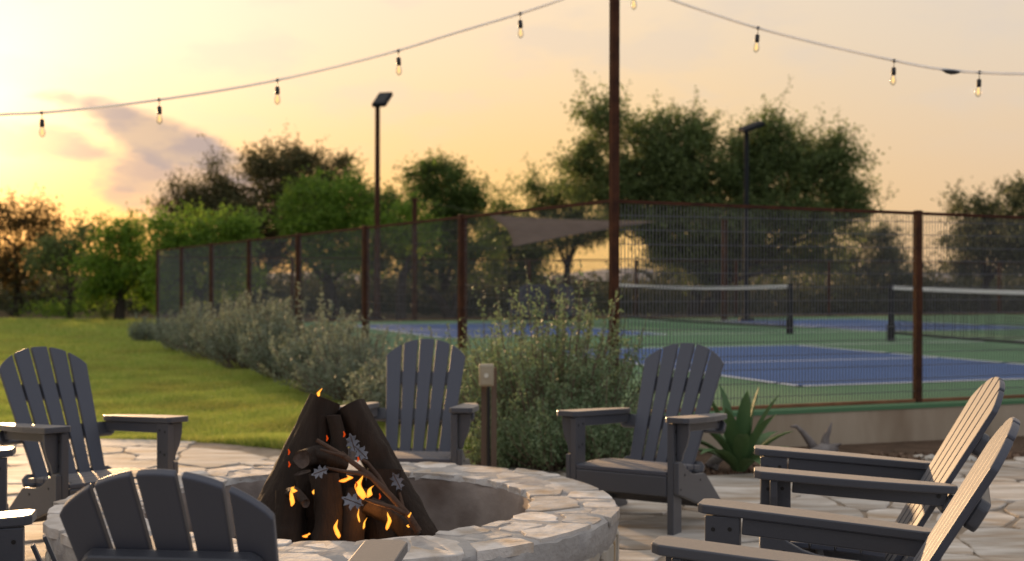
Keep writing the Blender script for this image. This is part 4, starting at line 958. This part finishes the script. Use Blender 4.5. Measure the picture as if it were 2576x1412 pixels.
mb = MB(); t_ = at(1243, 925, Yo + .06); mb.bar((t_.x, Yo + .06, -.05), (t_.x, Yo + .06, t_.z), .036, .03); mb.build('wood_stake', 'stake', root, rel=True)
mb = MB(); t_ = at(1218, 972, Yo + .06); mb.bar((t_.x, Yo + .06, -.05), (t_.x, Yo + .06, t_.z), .036, .03); mb.build('wood_stake', 'stake', root, rel=True)

# ---------------- string lights
def string(name, label, pts, bulbs, Yf, extra=None):
    P_ = [at(px, py, Yf(px)) for px, py in pts]; root = empty(name, tuple(P_[0]), 0, label, 'string lights', 'string lights on the tall pole')
    dense = []
    for i in range(len(P_) - 1):
        p0, p1, p2, p3 = P_[max(i - 1, 0)], P_[i], P_[i + 1], P_[min(i + 2, len(P_) - 1)]
        for k in range(6):
            t = k / 6; dense.append(0.5 * ((2 * p1) + (p2 - p0) * t + (2 * p0 - 5 * p1 + 4 * p2 - p3) * t * t + (3 * p1 - p0 - 3 * p2 + p3) * t ** 3))
    dense.append(P_[-1])
    mb = MB(); mb.tube(dense, 0.0105, 6); mb.build('cable', 'cable', root, sm=60, rel=True)
    for px, py, dx in bulbs:
        Y = Yf(px); c = at(px, py, Y); lo = at(px + dx, py + 62, Y); s = Y / F; k = lambda d: c.lerp(lo, d / 62.0)
        prof = [(34, 2.2), (37, 4.6), (42, 7.0), (48, 8.2), (54, 7.6), (59, 5.2), (62, 1.2)]
        mb = MB(); mb.tube([k(d) for d, _ in prof], [w * s for _, w in prof], 12); b = mb.build('bulb', 'glass', root, sm=70, rel=True)
        def sub(nm, m_, pts_, rad, n_=10):
            q = MB(); q.tube(pts_, rad, n_); o = q.build(nm, m_, b, sm=50); o.location = -root.location
        sub('socket', 'socket', [k(16), k(18), k(34), k(36)], [3.0 * s, 5.6 * s, 6.2 * s, 5.0 * s])
        sub('hanging_cord', 'socket', [k(2), k(17)], 1.0 * s, 6)
        sub('cable_clip', 'socket', [c + (c - lo).normalized() * .012 , k(4)], 3.6 * s, 8)
        for e in (-1.6, 0, 1.6): sub('filament', 'filament', [k(38) + Vector((e * s, 0, 0)), k(54) + Vector((e * 1.3 * s, 0, 0))], .9 * s, 5)
    if extra: 
        mb = MB(); mb.tube([at(px, py, Yf(px)) for px, py in extra], [.006, .014, .018, .014, .006], 8); mb.build('cable_joint', 'socket', root, sm=60, rel=True)
string('string_lights', 'sagging cable of five bulbs rising from the left edge to the tall pole', [(-420, 318), (-200, 306), (0, 291), (105, 286), (250, 272), (400, 253), (550, 230), (697, 203), (850, 168), (1001, 128), (1150, 82), (1307, 35), (1420, -4), (1500, -38), (1546, -60)],
       [(105, 286, 1), (400, 253, 1), (697, 203, 0), (1001, 129, 2), (1307, 35, 2)], lambda px: 9.5 + 0.0 * px)
string('string_lights', 'sagging cable of four bulbs dropping from the tall pole to the right edge', [(1552, -62), (1600, -38), (1690, 0), (1790, 34), (1905, 70), (2070, 112), (2247, 151), (2360, 172), (2462, 181), (2576, 184), (2760, 182)],
       [(1590, -37, 4), (1906, 70, -6), (2248, 152, -3), (2463, 181, -4)], lambda px: 9.5 - (px - 1550) / 1200 * 1.2, [(2368, 174), (2380, 178), (2392, 180), (2404, 180), (2416, 179)])

# ---------------- grass
def inpoly(X, Y, poly):
    c = np.zeros(len(X), bool); n = len(poly)
    for i in range(n):
        (x1, y1), (x2, y2) = poly[i], poly[(i + 1) % n]
        cond = ((y1 > Y) != (y2 > Y)) & (X < (x2 - x1) * (Y - y1) / (y2 - y1 + 1e-12) + x1); c ^= cond
    return c
r = np.random.default_rng(31); n = 420000
u = r.random(n); Y = 1 / (1 / 8.8 + u * (1 / 39.0 - 1 / 8.8)); X = -Y * 0.46 + r.random(n) * Y * 0.52
ok = inpoly(X, Y, lawn_poly) & (Y > np.interp(X, xs, [patio_edge(x) - .02 for x in xs])); X, Y = X[ok], Y[ok]
cl = np.sin(X * 1.7 + np.sin(Y * .9) * 2) * np.sin(Y * 1.3 + X * .6) + 0.6 * np.sin(X * 5.1 + 1) * np.sin(Y * 4.3)
h = (0.032 + 0.022 * r.random(len(X)) + 0.022 * cl) * np.clip(Y / 11, .9, 1.7); h = np.maximum(h, .014)
edge = Y - np.interp(X, xs, [patio_edge(x) for x in xs]); h *= 1 + 1.2 * np.exp(-np.maximum(edge, 0) / .3)
w = 0.0045 * np.clip(Y / 9, 1, 4); a = r.uniform(0, 6.28, len(X)); l = r.normal(size=(len(X), 2)) * (h * .5)[:, None]
B0 = np.stack([X - np.cos(a) * w, Y - np.sin(a) * w, np.full_like(X, -.03)], 1); B1 = np.stack([X + np.cos(a) * w, Y + np.sin(a) * w, np.full_like(X, -.03)], 1); T_ = np.stack([X + l[:, 0], Y + l[:, 1], -.03 + h], 1)
tag(soup('grass', np.stack([B0, B1, T_], 1), 3, LEAF['grass']), 'short mown green grass of the lawn left of the shrubs', 'grass', kind='stuff')
